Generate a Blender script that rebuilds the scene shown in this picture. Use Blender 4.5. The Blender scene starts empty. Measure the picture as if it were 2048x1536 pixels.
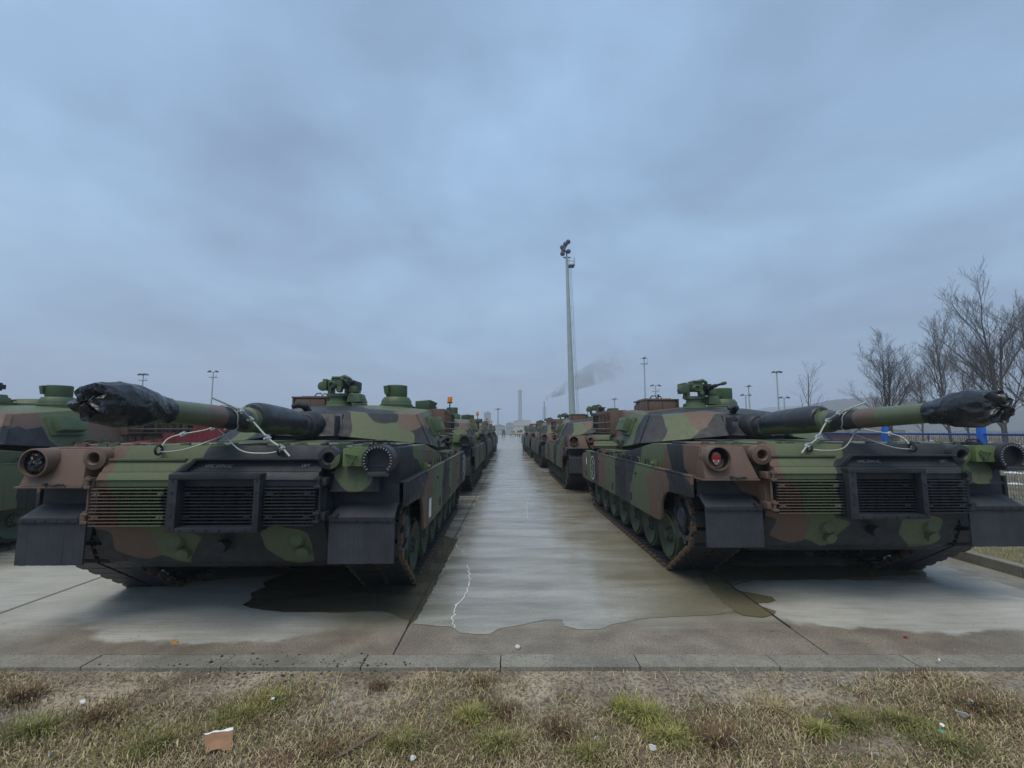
import bpy, bmesh, math, random
from mathutils import Vector, Matrix, noise
R = math.radians
rnd = random.Random(7)
sc = bpy.context.scene
col = sc.collection

# ------------------------------------------------------------------ camera
FPX, YH, CAMH = 889.0, 861.0, 1.889          # focal length and horizon in photo pixels (2048 wide), eye height in m
PITCH = math.atan((YH - 768) / FPX)
cam_d = bpy.data.cameras.new('camera'); cam = bpy.data.objects.new('camera', cam_d); col.objects.link(cam)
cam_d.sensor_width = 36; cam_d.lens = 36 * FPX / 2048; cam_d.shift_x = 2 / 2048
cam_d.clip_start = .05; cam_d.clip_end = 6000
cam.location = (0, 0, CAMH); cam.rotation_euler = (math.pi / 2 + PITCH, 0, 0)
sc.camera = cam

# ------------------------------------------------------------------ sky, sun, exposure
SUN_EL, SUN_AZ = R(66), R(205)               # azimuth clockwise from +Y (away from camera): behind the camera
w = bpy.data.worlds.new('World'); sc.world = w; w.use_nodes = True
nt = w.node_tree; nt.nodes.clear()
def N(nt, t, **k):
    n = nt.nodes.new(t)
    for a, b in k.items(): setattr(n, a, b)
    return n
def ramp(nt, fac, stops, interp='LINEAR'):
    n = N(nt, 'ShaderNodeValToRGB'); n.color_ramp.interpolation = interp
    e = n.color_ramp.elements
    while len(e) < len(stops): e.new(.5)
    for q, (p, c) in zip(e, stops):
        q.position = p; q.color = (c, c, c, 1) if not isinstance(c, tuple) else (*c, 1)
    nt.links.new(fac, n.inputs[0]); return n.outputs[0]
def mixc(nt, fac, a, b, mode='MIX'):
    n = N(nt, 'ShaderNodeMix', data_type='RGBA', blend_type=mode)
    for s, v in ((n.inputs[0], fac), (n.inputs[6], a), (n.inputs[7], b)):
        if hasattr(v, 'is_linked') or hasattr(v, 'links'): nt.links.new(v, s)
        else: s.default_value = v if isinstance(v, (int, float)) else (*v, 1)
    return n.outputs[2]
def mth(nt, op, a, b=None, c=None, clamp=False):
    n = N(nt, 'ShaderNodeMath', operation=op, use_clamp=clamp)
    for i, v in enumerate((a, b, c)):
        if v is None: continue
        if isinstance(v, (int, float)): n.inputs[i].default_value = v
        else: nt.links.new(v, n.inputs[i])
    return n.outputs[0]
def vmul(nt, v, s):
    n = N(nt, 'ShaderNodeVectorMath', operation='MULTIPLY'); nt.links.new(v, n.inputs[0]); n.inputs[1].default_value = s
    return n.outputs[0]
def noi(nt, vec, scale, detail=4, rough=.5, dist=0, dim='3D'):
    n = N(nt, 'ShaderNodeTexNoise', noise_dimensions=dim); n.inputs['Scale'].default_value = scale
    n.inputs['Detail'].default_value = detail; n.inputs['Roughness'].default_value = rough; n.inputs['Distortion'].default_value = dist
    nt.links.new(vec, n.inputs['Vector']); return n.outputs['Fac']
sky = N(nt, 'ShaderNodeTexSky', sky_type='NISHITA'); sky.sun_disc = False
sky.sun_elevation = SUN_EL; sky.sun_rotation = SUN_AZ; sky.air_density = 2.0; sky.dust_density = 4.0; sky.ozone_density = 3.0
geo = N(nt, 'ShaderNodeTexCoord')
sep = N(nt, 'ShaderNodeSeparateXYZ'); nt.links.new(geo.outputs['Generated'], sep.inputs[0])
zc = mth(nt, 'ADD', mth(nt, 'MAXIMUM', sep.outputs[2], 0.0), .12)
cmb = N(nt, 'ShaderNodeCombineXYZ')
nt.links.new(mth(nt, 'DIVIDE', sep.outputs[0], zc), cmb.inputs[0]); nt.links.new(mth(nt, 'DIVIDE', sep.outputs[1], zc), cmb.inputs[1])
cv = cmb.outputs[0]
n1 = noi(nt, cv, .55, 5, .52, .5); n2 = noi(nt, vmul(nt, cv, (1.0, .7, 1)), 1.7, 6, .55, .3)
cl = mth(nt, 'ADD', mth(nt, 'MULTIPLY', n1, .68), mth(nt, 'MULTIPLY', n2, .32))
ccol = ramp(nt, cl, [(.37, (.128, .186, .290)), (.46, (.172, .262, .395)), (.54, (.218, .340, .500)), (.66, (.31, .45, .62))])
hz = ramp(nt, sep.outputs[2], [(0.0, 1.0), (.16, .45), (.5, 0.0)])
ccol = mixc(nt, mth(nt, 'MULTIPLY', hz, .6), ccol, (.215, .298, .415))
skyc = mixc(nt, 1.0, sky.outputs[0], (.085, .085, .085), 'MULTIPLY')
final = mixc(nt, .9, skyc, ccol)
bg = N(nt, 'ShaderNodeBackground'); nt.links.new(final, bg.inputs[0]); bg.inputs[1].default_value = 1.0
out = N(nt, 'ShaderNodeOutputWorld'); nt.links.new(bg.outputs[0], out.inputs[0])

sd = bpy.data.lights.new('sun', 'SUN'); sun = bpy.data.objects.new('sun', sd); col.objects.link(sun)
sd.energy = 1.5; sd.angle = R(40); sd.color = (1, .90, .76)
sun.rotation_euler = Vector((math.sin(SUN_AZ) * math.cos(SUN_EL), math.cos(SUN_AZ) * math.cos(SUN_EL), math.sin(SUN_EL))).to_track_quat('Z', 'Y').to_euler()
vs = sc.view_settings; vs.view_transform = 'Standard'; vs.look = 'None'; vs.exposure = 0.72; vs.gamma = 1
sc.cycles.use_denoising = True
sc.cycles.max_bounces = 6; sc.cycles.volume_bounces = 2; sc.cycles.transparent_max_bounces = 12
sc.cycles.sample_clamp_indirect = 6

# ------------------------------------------------------------------ helpers
def ray(px, py):
    a = (px - 1022) / FPX; b = -(py - 768) / FPX
    return a, math.cos(PITCH) - b * math.sin(PITCH), math.sin(PITCH) + b * math.cos(PITCH)
def gnd(px, py, z=0.0):                      # photo pixel to the point where its ray meets the ground
    d = ray(px, py); k = (z - CAMH) / d[2]
    return (d[0] * k, d[1] * k, z)
def far(px, py, Y):
    d = ray(px, py); k = Y / d[1]
    return (d[0] * k, Y, CAMH + d[2] * k)

class MB:
    def __init__(s): s.v = []; s.f = []; s.m = []
    def add(s, vs, fs, mi=0):
        o = len(s.v); s.v += [tuple(q) for q in vs]; s.f += [tuple(i + o for i in f) for f in fs]; s.m += [mi] * len(fs); return s
    def hexa(s, p, mi=0):                    # 8 points: bottom loop then top loop
        return s.add(p, [(3, 2, 1, 0), (4, 5, 6, 7), (0, 1, 5, 4), (1, 2, 6, 5), (2, 3, 7, 6), (3, 0, 4, 7)], mi)
    def box(s, x0, x1, y0, y1, z0, z1, mi=0):
        return s.hexa([(x0, y0, z0), (x1, y0, z0), (x1, y1, z0), (x0, y1, z0), (x0, y0, z1), (x1, y0, z1), (x1, y1, z1), (x0, y1, z1)], mi)
    def obox(s, c, size, M, mi=0):           # oriented box
        h = [q / 2 for q in size]
        pts = [Vector(c) + M @ Vector((a * h[0], b * h[1], e * h[2])) for e in (-1, 1) for a, b in ((-1, -1), (1, -1), (1, 1), (-1, 1))]
        return s.hexa(pts, mi)
    def prism(s, prof, ax, a0, a1, mi=0):
        n = len(prof)
        def P(u, v, a): return {'x': (a, u, v), 'y': (u, a, v), 'z': (u, v, a)}[ax]
        vs = [P(u, v, a0) for u, v in prof] + [P(u, v, a1) for u, v in prof]
        fs = [tuple(range(n))[::-1], tuple(range(n, 2 * n))] + [(i, (i + 1) % n, n + (i + 1) % n, n + i) for i in range(n)]
        return s.add(vs, fs, mi)
    def tube(s, path, r, n=8, closed=False, caps=True, mi=0):
        p = [Vector(q) for q in path]; m = len(p)
        rr = r if isinstance(r, (list, tuple)) else [r] * m
        up = None; rings = []
        for i in range(m):
            a = p[(i - 1) % m] if (i > 0 or closed) else p[i]
            b = p[(i + 1) % m] if (i < m - 1 or closed) else p[i]
            t = (b - a).normalized()
            if up is None:
                up = Vector((0, 0, 1)) if abs(t.z) < .9 else Vector((1, 0, 0))
            u = (up - t * up.dot(t))
            if u.length < 1e-5: u = t.orthogonal()
            u.normalize(); up = u; v = t.cross(u)
            rings.append([p[i] + (u * math.cos(2 * math.pi * k / n) + v * math.sin(2 * math.pi * k / n)) * rr[i] for k in range(n)])
        vs = [q for rg in rings for q in rg]; fs = []
        for i in range(m if closed else m - 1):
            j = (i + 1) % m
            for k in range(n): fs.append((i * n + k, i * n + (k + 1) % n, j * n + (k + 1) % n, j * n + k))
        if caps and not closed: fs += [tuple(range(n))[::-1], tuple(range((m - 1) * n, m * n))]
        return s.add(vs, fs, mi)
    def lathe(s, prof, o, ax, n=24, mi=0, close=False):   # prof: (radius, distance along axis)
        a = Vector(ax).normalized(); u = a.orthogonal().normalized(); v = a.cross(u); o = Vector(o)
        vs = [o + a * t + (u * math.cos(2 * math.pi * k / n) + v * math.sin(2 * math.pi * k / n)) * r for r, t in prof for k in range(n)]
        m = len(prof); fs = []
        for i in range(m if close else m - 1):
            j = (i + 1) % m
            for k in range(n): fs.append((i * n + k, i * n + (k + 1) % n, j * n + (k + 1) % n, j * n + k))
        if not close:
            if prof[0][0] > 1e-4: fs.append(tuple(range(n))[::-1])
            if prof[-1][0] > 1e-4: fs.append(tuple(range((m - 1) * n, m * n)))
        return s.add(vs, fs, mi)
    def mesh(s, name, mats, bevel=0, smooth=32, merge=False):
        me = bpy.data.meshes.new(name); me.from_pydata(s.v, [], s.f)
        for m in mats: me.materials.append(m)
        for p, mi in zip(me.polygons, s.m): p.material_index = mi
        bm = bmesh.new(); bm.from_mesh(me)
        if merge: bmesh.ops.remove_doubles(bm, verts=bm.verts, dist=1e-4)
        bmesh.ops.recalc_face_normals(bm, faces=bm.faces)
        if bevel:
            ed = [e for e in bm.edges if len(e.link_faces) == 2 and e.calc_face_angle(0) > R(28)]
            bmesh.ops.bevel(bm, geom=ed, offset=bevel, segments=2, affect='EDGES', clamp_overlap=True, profile=.6)
        bm.to_mesh(me); bm.free()
        if smooth:
            for p in me.polygons: p.use_smooth = True
            me.set_sharp_from_angle(angle=R(smooth))
        return me
def obj(name, data, parent=None, loc=None, rot=None):
    o = bpy.data.objects.new(name, data); col.objects.link(o); o.parent = parent
    if loc is not None: o.location = loc
    if rot is not None: o.rotation_euler = rot
    return o
def tag(o, label=None, cat=None, group=None, kind=None):
    for k, v in (('label', label), ('category', cat), ('group', group), ('kind', kind)):
        if v: o[k] = v
    return o
LVL = {}                                      # object -> 0 only on the near tanks, 1 also on the far ones
def part(name, mb, mats, parent, bevel=0, smooth=32, lvl=1, loc=None, rot=None, data=None):
    if not isinstance(mats, (list, tuple)): mats = [mats]
    o = obj(name, data or mb.mesh(name, mats, bevel, smooth), parent, loc, rot); LVL[o] = lvl; return o

# ------------------------------------------------------------------ materials
def mat(name):
    m = bpy.data.materials.new(name); m.use_nodes = True; t = m.node_tree; t.nodes.clear()
    b = N(t, 'ShaderNodeBsdfPrincipled'); o = N(t, 'ShaderNodeOutputMaterial'); t.links.new(b.outputs[0], o.inputs[0])
    return m, t, b
def bump(t, b, h, strength=.2, dist=.01):
    n = N(t, 'ShaderNodeBump'); n.inputs['Strength'].default_value = strength; n.inputs['Distance'].default_value = dist
    t.links.new(h, n.inputs['Height']); t.links.new(n.outputs[0], b.inputs['Normal'])
def simple(name, c, rough=.6, metal=0, var=.25, scale=9, bumpd=0, c2=None, spec=None):
    m, t, b = mat(name); tc = N(t, 'ShaderNodeTexCoord').outputs['Object']
    n = noi(t, tc, scale, 6, .6)
    d = c2 or tuple(q * (1 - var) for q in c)
    l = c if c2 else tuple(min(1, q * (1 + var)) for q in c)
    t.links.new(mixc(t, ramp(t, n, [(.32, 0.0), (.68, 1.0)]), d, l), b.inputs['Base Color'])
    t.links.new(ramp(t, noi(t, tc, scale * 2.3, 3), [(.3, max(0, rough - .1)), (.7, min(1, rough + .1))]), b.inputs['Roughness'])
    b.inputs['Metallic'].default_value = metal
    if spec is not None: b.inputs['Specular IOR Level'].default_value = spec
    if bumpd: bump(t, b, noi(t, tc, scale * 5, 5), .4, bumpd)
    return m
G_, N_, K_ = (.100, .125, .064), (.135, .086, .062), (.021, .024, .031)
SEEDS = {'G': [(-.6, .1, 1.62), (-.55, .05, 1.15), (-.62, .05, 1.4), (-.3, .3, 1.745), (1.32, .2, 1.47), (-.5, .7, 1.75), (.5, .8, 1.76), (1.3, .7, 1.76), (0, 1.8, 1.75),
               (1.757, 1.28, 1.62), (1.757, 2.8, 1.5), (1.83, 2.45, 1.0), (1.83, 4.45, 1.0), (1.83, 7.3, 1.0), (-1.83, 2.25, 1.0), (-1.83, 4.35, 1.0), (-1.83, 6.6, 1.0),
               (-1.757, 1.5, 1.6), (1.05, 2.6, 1.92), (1.2, 2.65, 1.75), (.78, 2.4, 1.95), (.8, 2.3, 1.8), (-1.05, 2.6, 1.95), (-1.08, 2.5, 1.76), (-1.5, 3.7, 1.9), (1.5, 3.9, 1.95), (.8, 3.6, 2.3), (0, 5, 2.42),
               (-.4, .3, .78), (.72, .3, .75)],
         'N': [(-1.6, .1, 1.5), (-1.2, .1, 1.5), (-1.1, .05, 1.2), (-.98, .05, 1.05), (-1.4, .6, 1.75), (1.757, 1.9, 1.55), (1.83, 1.6, 1.0), (1.83, 5.35, 1.0), (-1.83, 1.47, 1.0),
               (-1.83, 5.0, 1.0), (-1.83, 7.2, 1.0), (-1.757, .42, 1.55), (-1.757, 1.32, 1.37), (1.27, 2.95, 2.03), (-.72, 2.55, 2.08), (-1.5, 4.8, 2.0), (1.5, 5.0, 2.0), (1.0, 6.0, 2.4), (-1.0, 6.0, 2.4),
               (1.5, 6.3, 2.1), (-1.5, 6.3, 2.1), (-.8, .25, .85), (-.9, 4.1, 2.4), (1.45, 3.3, 2.2)],
         'K': [(-.12, 0, 1.45), (-.08, 0, 1.1), (.0, .15, 1.66), (.35, 0, 1.62), (.3, 0, 1.2), (.8, 0, 1.5), (.8, 0, 1.1), (1.7, .25, 1.58), (1.62, .2, 1.38), (1.12, .15, 1.34), (1.08, .1, 1.65), (1.5, .25, 1.2), (-1.5, .25, 1.1),
               (1.0, 2.0, 1.75), (1.757, .6, 1.55), (1.757, 1.2, 1.4), (1.83, .8, 1.15), (1.83, 3.5, 1.0), (1.83, 6.3, 1.0), (-1.83, .6, 1.15), (-1.83, 3.4, 1.0), (-1.83, 5.8, 1.0), (-1.83, 7.75, 1.0),
               (-1.757, .85, 1.52), (-1.757, 2.8, 1.5), (.50, 2.18, 2.0), (.95, 2.78, 2.24), (1.56, 2.95, 1.9), (1.66, 2.8, 1.74), (1.6, 3.3, 1.66), (-1.5, 2.85, 1.9), (-.53, 2.2, 1.9), (-.78, 2.3, 1.72), (0, 3, 2.25), (-.8, 3.4, 2.3), (1.5, 6.9, 2.1), (-1.5, 6.9, 2.1), (.12, .3, .7), (-.12, .3, .6), (1.05, .3, .85), (-1.0, .4, .6), (-.6, .5, .5), (.3, .5, .5), (.9, .5, .5), (-1.08, .3, .95)]}  # extra black seeds low on the hull paint in its underside shade
def camo_mat():
    m, t, b = mat('camouflage_paint'); tc = N(t, 'ShaderNodeTexCoord').outputs['Object']
    wn = N(t, 'ShaderNodeTexNoise'); wn.inputs['Scale'].default_value = 1.7; wn.inputs['Detail'].default_value = 1.5
    t.links.new(tc, wn.inputs['Vector'])
    sb = N(t, 'ShaderNodeVectorMath', operation='MULTIPLY_ADD'); t.links.new(wn.outputs['Color'], sb.inputs[0])
    sb.inputs[1].default_value = (.44, .44, .44); t.links.new(tc, sb.inputs[2])
    p = N(t, 'ShaderNodeVectorMath', operation='SUBTRACT'); t.links.new(sb.outputs[0], p.inputs[0]); p.inputs[1].default_value = (.22, .22, .22)
    p = p.outputs[0]
    mn = {}
    for k in 'GNK':
        cur = None
        for s in SEEDS[k]:
            d = N(t, 'ShaderNodeVectorMath', operation='DISTANCE'); t.links.new(p, d.inputs[0]); d.inputs[1].default_value = s
            cur = d.outputs['Value'] if cur is None else mth(t, 'SMOOTH_MIN', cur, d.outputs['Value'], .16)
        mn[k] = cur
    def edge(a, c): return mth(t, 'MULTIPLY_ADD', mth(t, 'SUBTRACT', a, c), 60.0, .5, clamp=True)    # 1 where c is nearer
    c = mixc(t, edge(mn['G'], mn['N']), G_, N_)
    c = mixc(t, edge(mth(t, 'MINIMUM', mn['G'], mn['N']), mn['K']), c, K_)
    n = noi(t, tc, 6, 8, .62)
    c = mixc(t, ramp(t, n, [(.35, .0), (.75, .22)]), c, (.12, .115, .10))          # thin dust
    st = noi(t, vmul(t, tc, (22, 22, 1.2)), 1, 4, .6)
    c = mixc(t, ramp(t, st, [(.55, 0.0), (.75, .28)]), c, tuple(q * .6 for q in (.05, .055, .05)))   # run-off streaks
    t.links.new(c, b.inputs['Base Color'])
    t.links.new(ramp(t, noi(t, tc, 11, 6, .65), [(.3, .42), (.7, .68)]), b.inputs['Roughness'])
    b.inputs['Specular IOR Level'].default_value = .28
    bump(t, b, noi(t, tc, 160, 3), .12, .002)
    return m
CAMO = camo_mat()
def gun_mat():
    m, t, b = mat('gun_paint'); tc = N(t, 'ShaderNodeTexCoord').outputs['Object']
    s = N(t, 'ShaderNodeSeparateXYZ'); t.links.new(tc, s.inputs[0])
    y = mth(t, 'ADD', s.outputs[1], mth(t, 'MULTIPLY', mth(t, 'SUBTRACT', noi(t, tc, 3.5, 2), .5), .16))
    f = mth(t, 'MULTIPLY_ADD', y, 1 / 4.0, 1.0)                                     # y -4 .. 0 -> 0 .. 1
    c = ramp(t, f, [(0, G_), (.388, N_), (.455, K_), (.555, G_), (.60, K_)], 'CONSTANT')
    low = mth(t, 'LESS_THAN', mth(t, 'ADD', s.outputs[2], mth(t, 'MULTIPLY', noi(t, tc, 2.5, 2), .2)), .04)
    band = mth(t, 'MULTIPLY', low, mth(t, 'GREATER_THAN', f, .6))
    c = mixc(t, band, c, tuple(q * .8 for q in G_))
    c = mixc(t, ramp(t, noi(t, tc, 8, 8, .62), [(.4, 0.0), (.75, .2)]), c, (.12, .115, .10))
    t.links.new(c, b.inputs['Base Color']); t.links.new(ramp(t, noi(t, tc, 14, 5), [(.3, .32), (.7, .55)]), b.inputs['Roughness'])
    return m
GUNP = gun_mat()
GREEN = simple('green_paint', (.064, .100, .045), .55, var=.14, scale=5)
WHEELG = simple('wheel_green', (.055, .082, .048), .6, c2=(.032, .042, .026), scale=5)
DARK = simple('dark_steel', (.022, .024, .030), .55, c2=(.013, .013, .016), scale=7)
GRIME = simple('grimy_steel', (.045, .046, .058), .5, c2=(.016, .016, .02), scale=13, bumpd=.004)
RUBBER = simple('rubber', (.030, .032, .040), .7, c2=(.02, .02, .024), scale=5, bumpd=.001)
FLAP = simple('flap_rubber', (.046, .049, .058), .68, c2=(.028, .030, .036), scale=3.5, spec=.3)
PAD = simple('track_rubber', (.034, .036, .042), .55, c2=(.02, .02, .022), scale=18, bumpd=.002)
RUST = simple('rusted_steel', (.15, .085, .042), .75, c2=(.035, .029, .025), scale=17, bumpd=.002)
VOID = simple('black_recess_shade', (.006, .006, .008), .8, var=.1)  # near-black, paints in the shade between and behind the grille slats
BROWNP = simple('brown_paint', N_, .6, var=.15, scale=6)
AMBER = simple('amber_plastic', (.80, .25, .01), .25, var=.05)
REDLENS = simple('red_lens', (.42, .012, .018), .2, var=.1)
LENSR = simple('lens_bezel', (.30, .16, .15), .4, var=.1)
WHITE = simple('white_paint', (.75, .75, .72), .6, var=.1)
CHALK = simple('faded_stencil', (.20, .21, .22), .8, var=.3, scale=60)
ROPE = simple('wire_rope', (.40, .43, .38), .5, .3, var=.2, scale=90)
ZINC = simple('zinc_clamp', (.55, .57, .57), .4, .7, var=.2, scale=40)
GALV = simple('galvanised_mast', (.30, .35, .34), .55, .2, var=.12, scale=1.2)
def plastic():
    m, t, b = mat('black_plastic_sheet'); tc = N(t, 'ShaderNodeTexCoord').outputs['Object']
    b.inputs['Base Color'].default_value = (.016, .018, .021, 1)
    t.links.new(ramp(t, noi(t, tc, 9, 4), [(.3, .2), (.7, .34)]), b.inputs['Roughness'])
    n = N(t, 'ShaderNodeTexNoise'); n.inputs['Scale'].default_value = 8; n.inputs['Detail'].default_value = 3; n.inputs['Distortion'].default_value = 1.6
    t.links.new(tc, n.inputs['Vector'])
    bump(t, b, mth(t, 'ABSOLUTE', mth(t, 'SUBTRACT', n.outputs['Fac'], .5)), .45, .04)
    return m
PLASTIC = plastic()

# ------------------------------------------------------------------ the tank (rear plate at y=0, nose towards +y, turret traversed so the gun points over the rear)
def make_tank():
    T = obj('tank', None); T.empty_display_size = .3
    m = MB()
    # lower tub and raised engine deck with sponsons
    m.prism([(.14, 1.40), (.12, 1.0), (.16, .93), (.34, .60), (.55, .485), (6.5, .47), (7.45, .86), (7.6, 1.0), (7.3, 1.3), (.6, 1.3)], 'x', -1.09, 1.09)
    m.prism([(.30, 1.345), (.30, 1.722), (1.8, 1.705), (3.2, 1.525), (5.6, 1.47), (7.35, 1.16), (7.35, 1.06), (6.6, 1.30)], 'x', -1.757, 1.757)
    part('hull', m, CAMO, T, bevel=.012)
    m = MB()                                   # stepped slope above the grilles
    m.hexa([(-1.04, .31, 1.60), (1.06, .31, 1.60), (1.06, .175, 1.60), (-1.04, .175, 1.60), (-1.04, .31, 1.738), (1.06, .31, 1.738), (1.06, .235, 1.738), (-1.04, .235, 1.738)])
    m.hexa([(-1.03, .25, 1.495), (1.05, .25, 1.495), (1.05, .085, 1.495), (-1.03, .085, 1.495), (-1.03, .25, 1.60), (1.05, .25, 1.60), (1.05, .145, 1.60), (-1.03, .145, 1.60)])
    m.hexa([(-1.02, .18, 1.425), (1.045, .18, 1.425), (1.045, .02, 1.425), (-1.02, .02, 1.425), (-1.02, .18, 1.493), (1.045, .18, 1.493), (1.045, .06, 1.493), (-1.02, .06, 1.493)])
    m.box(-1.03, 1.05, .04, .14, 1.36, 1.425)
    part('rear_slope_panel', m, CAMO, T, bevel=.006)
    m = MB()                                   # raised lip over the exhaust and its bent left edge
    m.prism([(-.15, 1.625), (1.04, 1.625), (1.04, 1.605), (-.125, 1.605), (-.205, 1.515), (-.235, 1.50), (-.30, 1.50)], 'y', .07, .16)
    m.box(-1.0, -.27, .12, .16, 1.597, 1.62)
    part('exhaust_lip', m, CAMO, T, bevel=.004)
    # deck fittings
    for (x0, x1, y0, y1, h) in ((-.95, -.1, .5, 1.3, .02), (.1, .95, .5, 1.3, .02), (-.9, .9, 1.5, 2.4, .03), (1.2, 1.7, .5, 1.2, .02), (-1.7, -1.2, .5, 1.2, .02)):
        m = MB(); m.box(x0, x1, y0, y1, 1.70, 1.722 + h); part('deck_plate', m, CAMO, T, bevel=.006)
    for i in range(16):
        x = -1.6 + i * .21 + rnd.uniform(-.04, .04); y = rnd.uniform(.34, .5)
        m = MB(); M = Matrix.Rotation(rnd.uniform(-.8, .8), 3, 'Z')
        m.obox((x, y, 1.735), (rnd.uniform(.05, .13), .03, .035), M)
        m.tube([(x - .04, y + .03, 1.73), (x - .03, y + .03, 1.757), (x + .03, y + .03, 1.757), (x + .04, y + .03, 1.73)], .007, 6)
        part('deck_latch', m, GREEN if i % 3 else CAMO, T, lvl=0)
    m = MB()                                   # black folded tie-down block over the right sponson
    m.box(1.43, 1.66, .36, .52, 1.72, 1.755); m.box(1.39, 1.7, .40, .46, 1.722, 1.745); m.tube([(1.46, .37, 1.752), (1.48, .36, 1.785), (1.6, .36, 1.785), (1.63, .37, 1.752)], .012, 6)
    part('sponson_hatch', m, DARK, T, bevel=.006)
    # grilles: left, centre, right, each a frame with slats, ribs and mounting tabs
    for name, x0, x1, y in (('grille_door', -1.025, -.31, 0.0), ('exhaust_grille', -.215, .475, .03), ('grille_door', .57, 1.045, 0.0)):
        m = MB(); m.box(x0 + .01, x1 - .01, y + .085, y + .11, 1.0, 1.37, 1)
        k = max(4, int((x1 - x0) / .1))
        for i in range(k + 1):
            x = x0 + .012 + (x1 - x0 - .024) * i / k
            m.box(x - .0025, x + .0025, y + .055, y + .085, 1.005, 1.365, 1)
        g = part(name, m, [CAMO, VOID], T)
        for i in range(12):
            z = 1.012 + i * .0305 + (.0 if y == 0 else -.006)
            s = MB(); s.box(x0, x1, y - .008, y + .03, z - .0045, z + .0045); part('slat', s, CAMO, g, lvl=0)
        for x in (x0 + .05, x1 - .075):
            for z in (1.088, 1.302):
                s = MB(); s.box(x - .03, x + .03, y - .004, y + .02, z - .012, z + .016); s.lathe([(.009, 0), (.009, .008)], (x, y - .004, z + .002), (0, -1, 0), 6)
                part('mounting_tab', s, CAMO, g, lvl=0)
    m = MB()                                   # exhaust frame: a bolted box collar
    X0, X1, Z0, Z1 = -.287, .552, .957, 1.488
    m.box(X0, X0 + .085, -.06, .12, Z0, Z1 - .05); m.box(X1 - .055, X1, -.06, .12, Z0, Z1 - .05)
    m.box(X0 + .085, X1 - .055, -.058, .12, Z0, Z0 + .045)
    m.box(X0, X1, -.0605, .12, Z1 - .05, Z1)
    fr = part('exhaust_frame', m, CAMO, T, bevel=.005)
    m = MB(); m.box(X0 + .086, X1 - .056, .028, .06, 1.365, 1.437); part('exhaust_plate', m, CAMO, fr)
    for (x, z) in [(X0 + .04, Z0 + .05 + i * .105) for i in range(5)] + [(X1 - .027, Z0 + .05 + i * .105) for i in range(5)] + [(X0 + .13 + i * .12, Z0 + .022) for i in range(6)]:
        m = MB(); m.lathe([(.011, 0), (.011, .008)], (x, -.06, z), (0, -1, 0), 6); part('bolt', m, DARK, fr, lvl=0)
    # hinge brackets either side of the doors
    for s in (-1, 1):
        for z in (1.405, 1.085):
            m = MB(); m.box(s * 1.04 if s > 0 else -1.13, 1.13 if s > 0 else s * 1.03, .02, .16, z - .035, z + .035)
            m.box(s * 1.06 - .03, s * 1.06 + .03, -.02, .05, z - .055, z - .028); m.box(s * 1.06 - .03, s * 1.06 + .03, -.02, .05, z + .02, z + .045)
            m.lathe([(.016, 0), (.016, .12)], (s * 1.065, .0, z - .06), (0, 0, 1), 8)
            part('door_hinge', m, CAMO, T, bevel=.004)
        m = MB(); m.tube([(s * 1.07, .03, 1.03), (s * 1.075, .03, 1.37)], .012, 6); part('hinge_rod', m, CAMO, T)
        m = MB(); m.obox((s * 1.14, .12, 1.06), (.17, .05, .035), Matrix.Rotation(-s * .25, 3, 'Y')); part('flap_stay', m, DARK, T, bevel=.004)
    # sponson rear plates and fender panels
    for s in (-1, 1):
        m = MB(); m.box(min(s * 1.07, s * 1.757), max(s * 1.07, s * 1.757), .302, .34, 1.14, 1.35); part('rear_fender_plate', m, CAMO, T, bevel=.004)
        m = MB(); m.lathe([(.105, -.02), (.108, .1), (.062, .115), (.05, .10), (.048, -.02)], (s * 1.115, .20, 1.622), (0, -1, 0), 24)
        m.box(s * 1.115 - .05, s * 1.115 + .05, .20, .31, 1.57, 1.67)
        e = part('lifting_ring', m, CAMO, T, bevel=0)
    # tail light pod on the -x side
    m = MB(); m.hexa([(-1.77, .305, 1.365), (-1.15, .305, 1.365), (-1.18, .07, 1.365), (-1.77, .07, 1.365), (-1.74, .305, 1.705), (-1.22, .305, 1.705), (-1.27, .20, 1.705), (-1.74, .20, 1.705)])
    m.box(-1.80, -1.17, .055, .30, 1.345, 1.363)
    pod = part('tail_light_pod', m, CAMO, T, bevel=.006)
    m = MB(); m.lathe([(.133, -.06), (.136, .135), (.122, .14), (.118, .11), (.114, -.02), (.0, -.021)], (-1.622, .17, 1.585), (0, -1, 0), 32)
    ho = part('light_housing', m, CAMO, pod)
    m = MB(); m.lathe([(.0, 0), (.1125, 0), (.117, .105), (.115, .105), (.108, .02), (.0, .021)], (-1.622, .17, 1.585), (0, -1, 0), 24); part('lamp_back', m, VOID, pod)
    m = MB(); m.box(-1.50, -1.32, .045, .06, 1.35, 1.375); m.lathe([(.016, 0), (.016, .03)], (-1.49, .05, 1.385), (0, -1, 0), 10, 1); m.tube([(-1.46, .045, 1.383), (-1.42, .04, 1.373), (-1.37, .04, 1.385), (-1.33, .045, 1.38)], .009, 6, mi=1)
    part('latch', m, [CAMO, DARK], pod, lvl=0)
    # phone box, flap door and toothed cover on the +x side
    m = MB(); m.prism([(1.257, 1.545), (1.45, 1.545), (1.49, 1.56), (1.49, 1.715), (1.257, 1.715)], 'y', .075, .31)
    for x in (1.30, 1.36, 1.42): m.box(x, x + .035, .08, .2, 1.716, 1.724, 1)
    ph = part('phone_box', m, [simple('fresh_green', (.105, .155, .055), .55, var=.1), DARK], T, bevel=.008)
    m = MB(); m.tube([(1.29, .06, 1.665), (1.40, .055, 1.645), (1.35, .055, 1.565), (1.29, .06, 1.64)], .009, 6, closed=True); m.lathe([(.022, 0), (.022, .02)], (1.345, .075, 1.572), (0, -1, 0), 12)
    part('box_handle', m, GREEN, ph, lvl=0)
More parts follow.
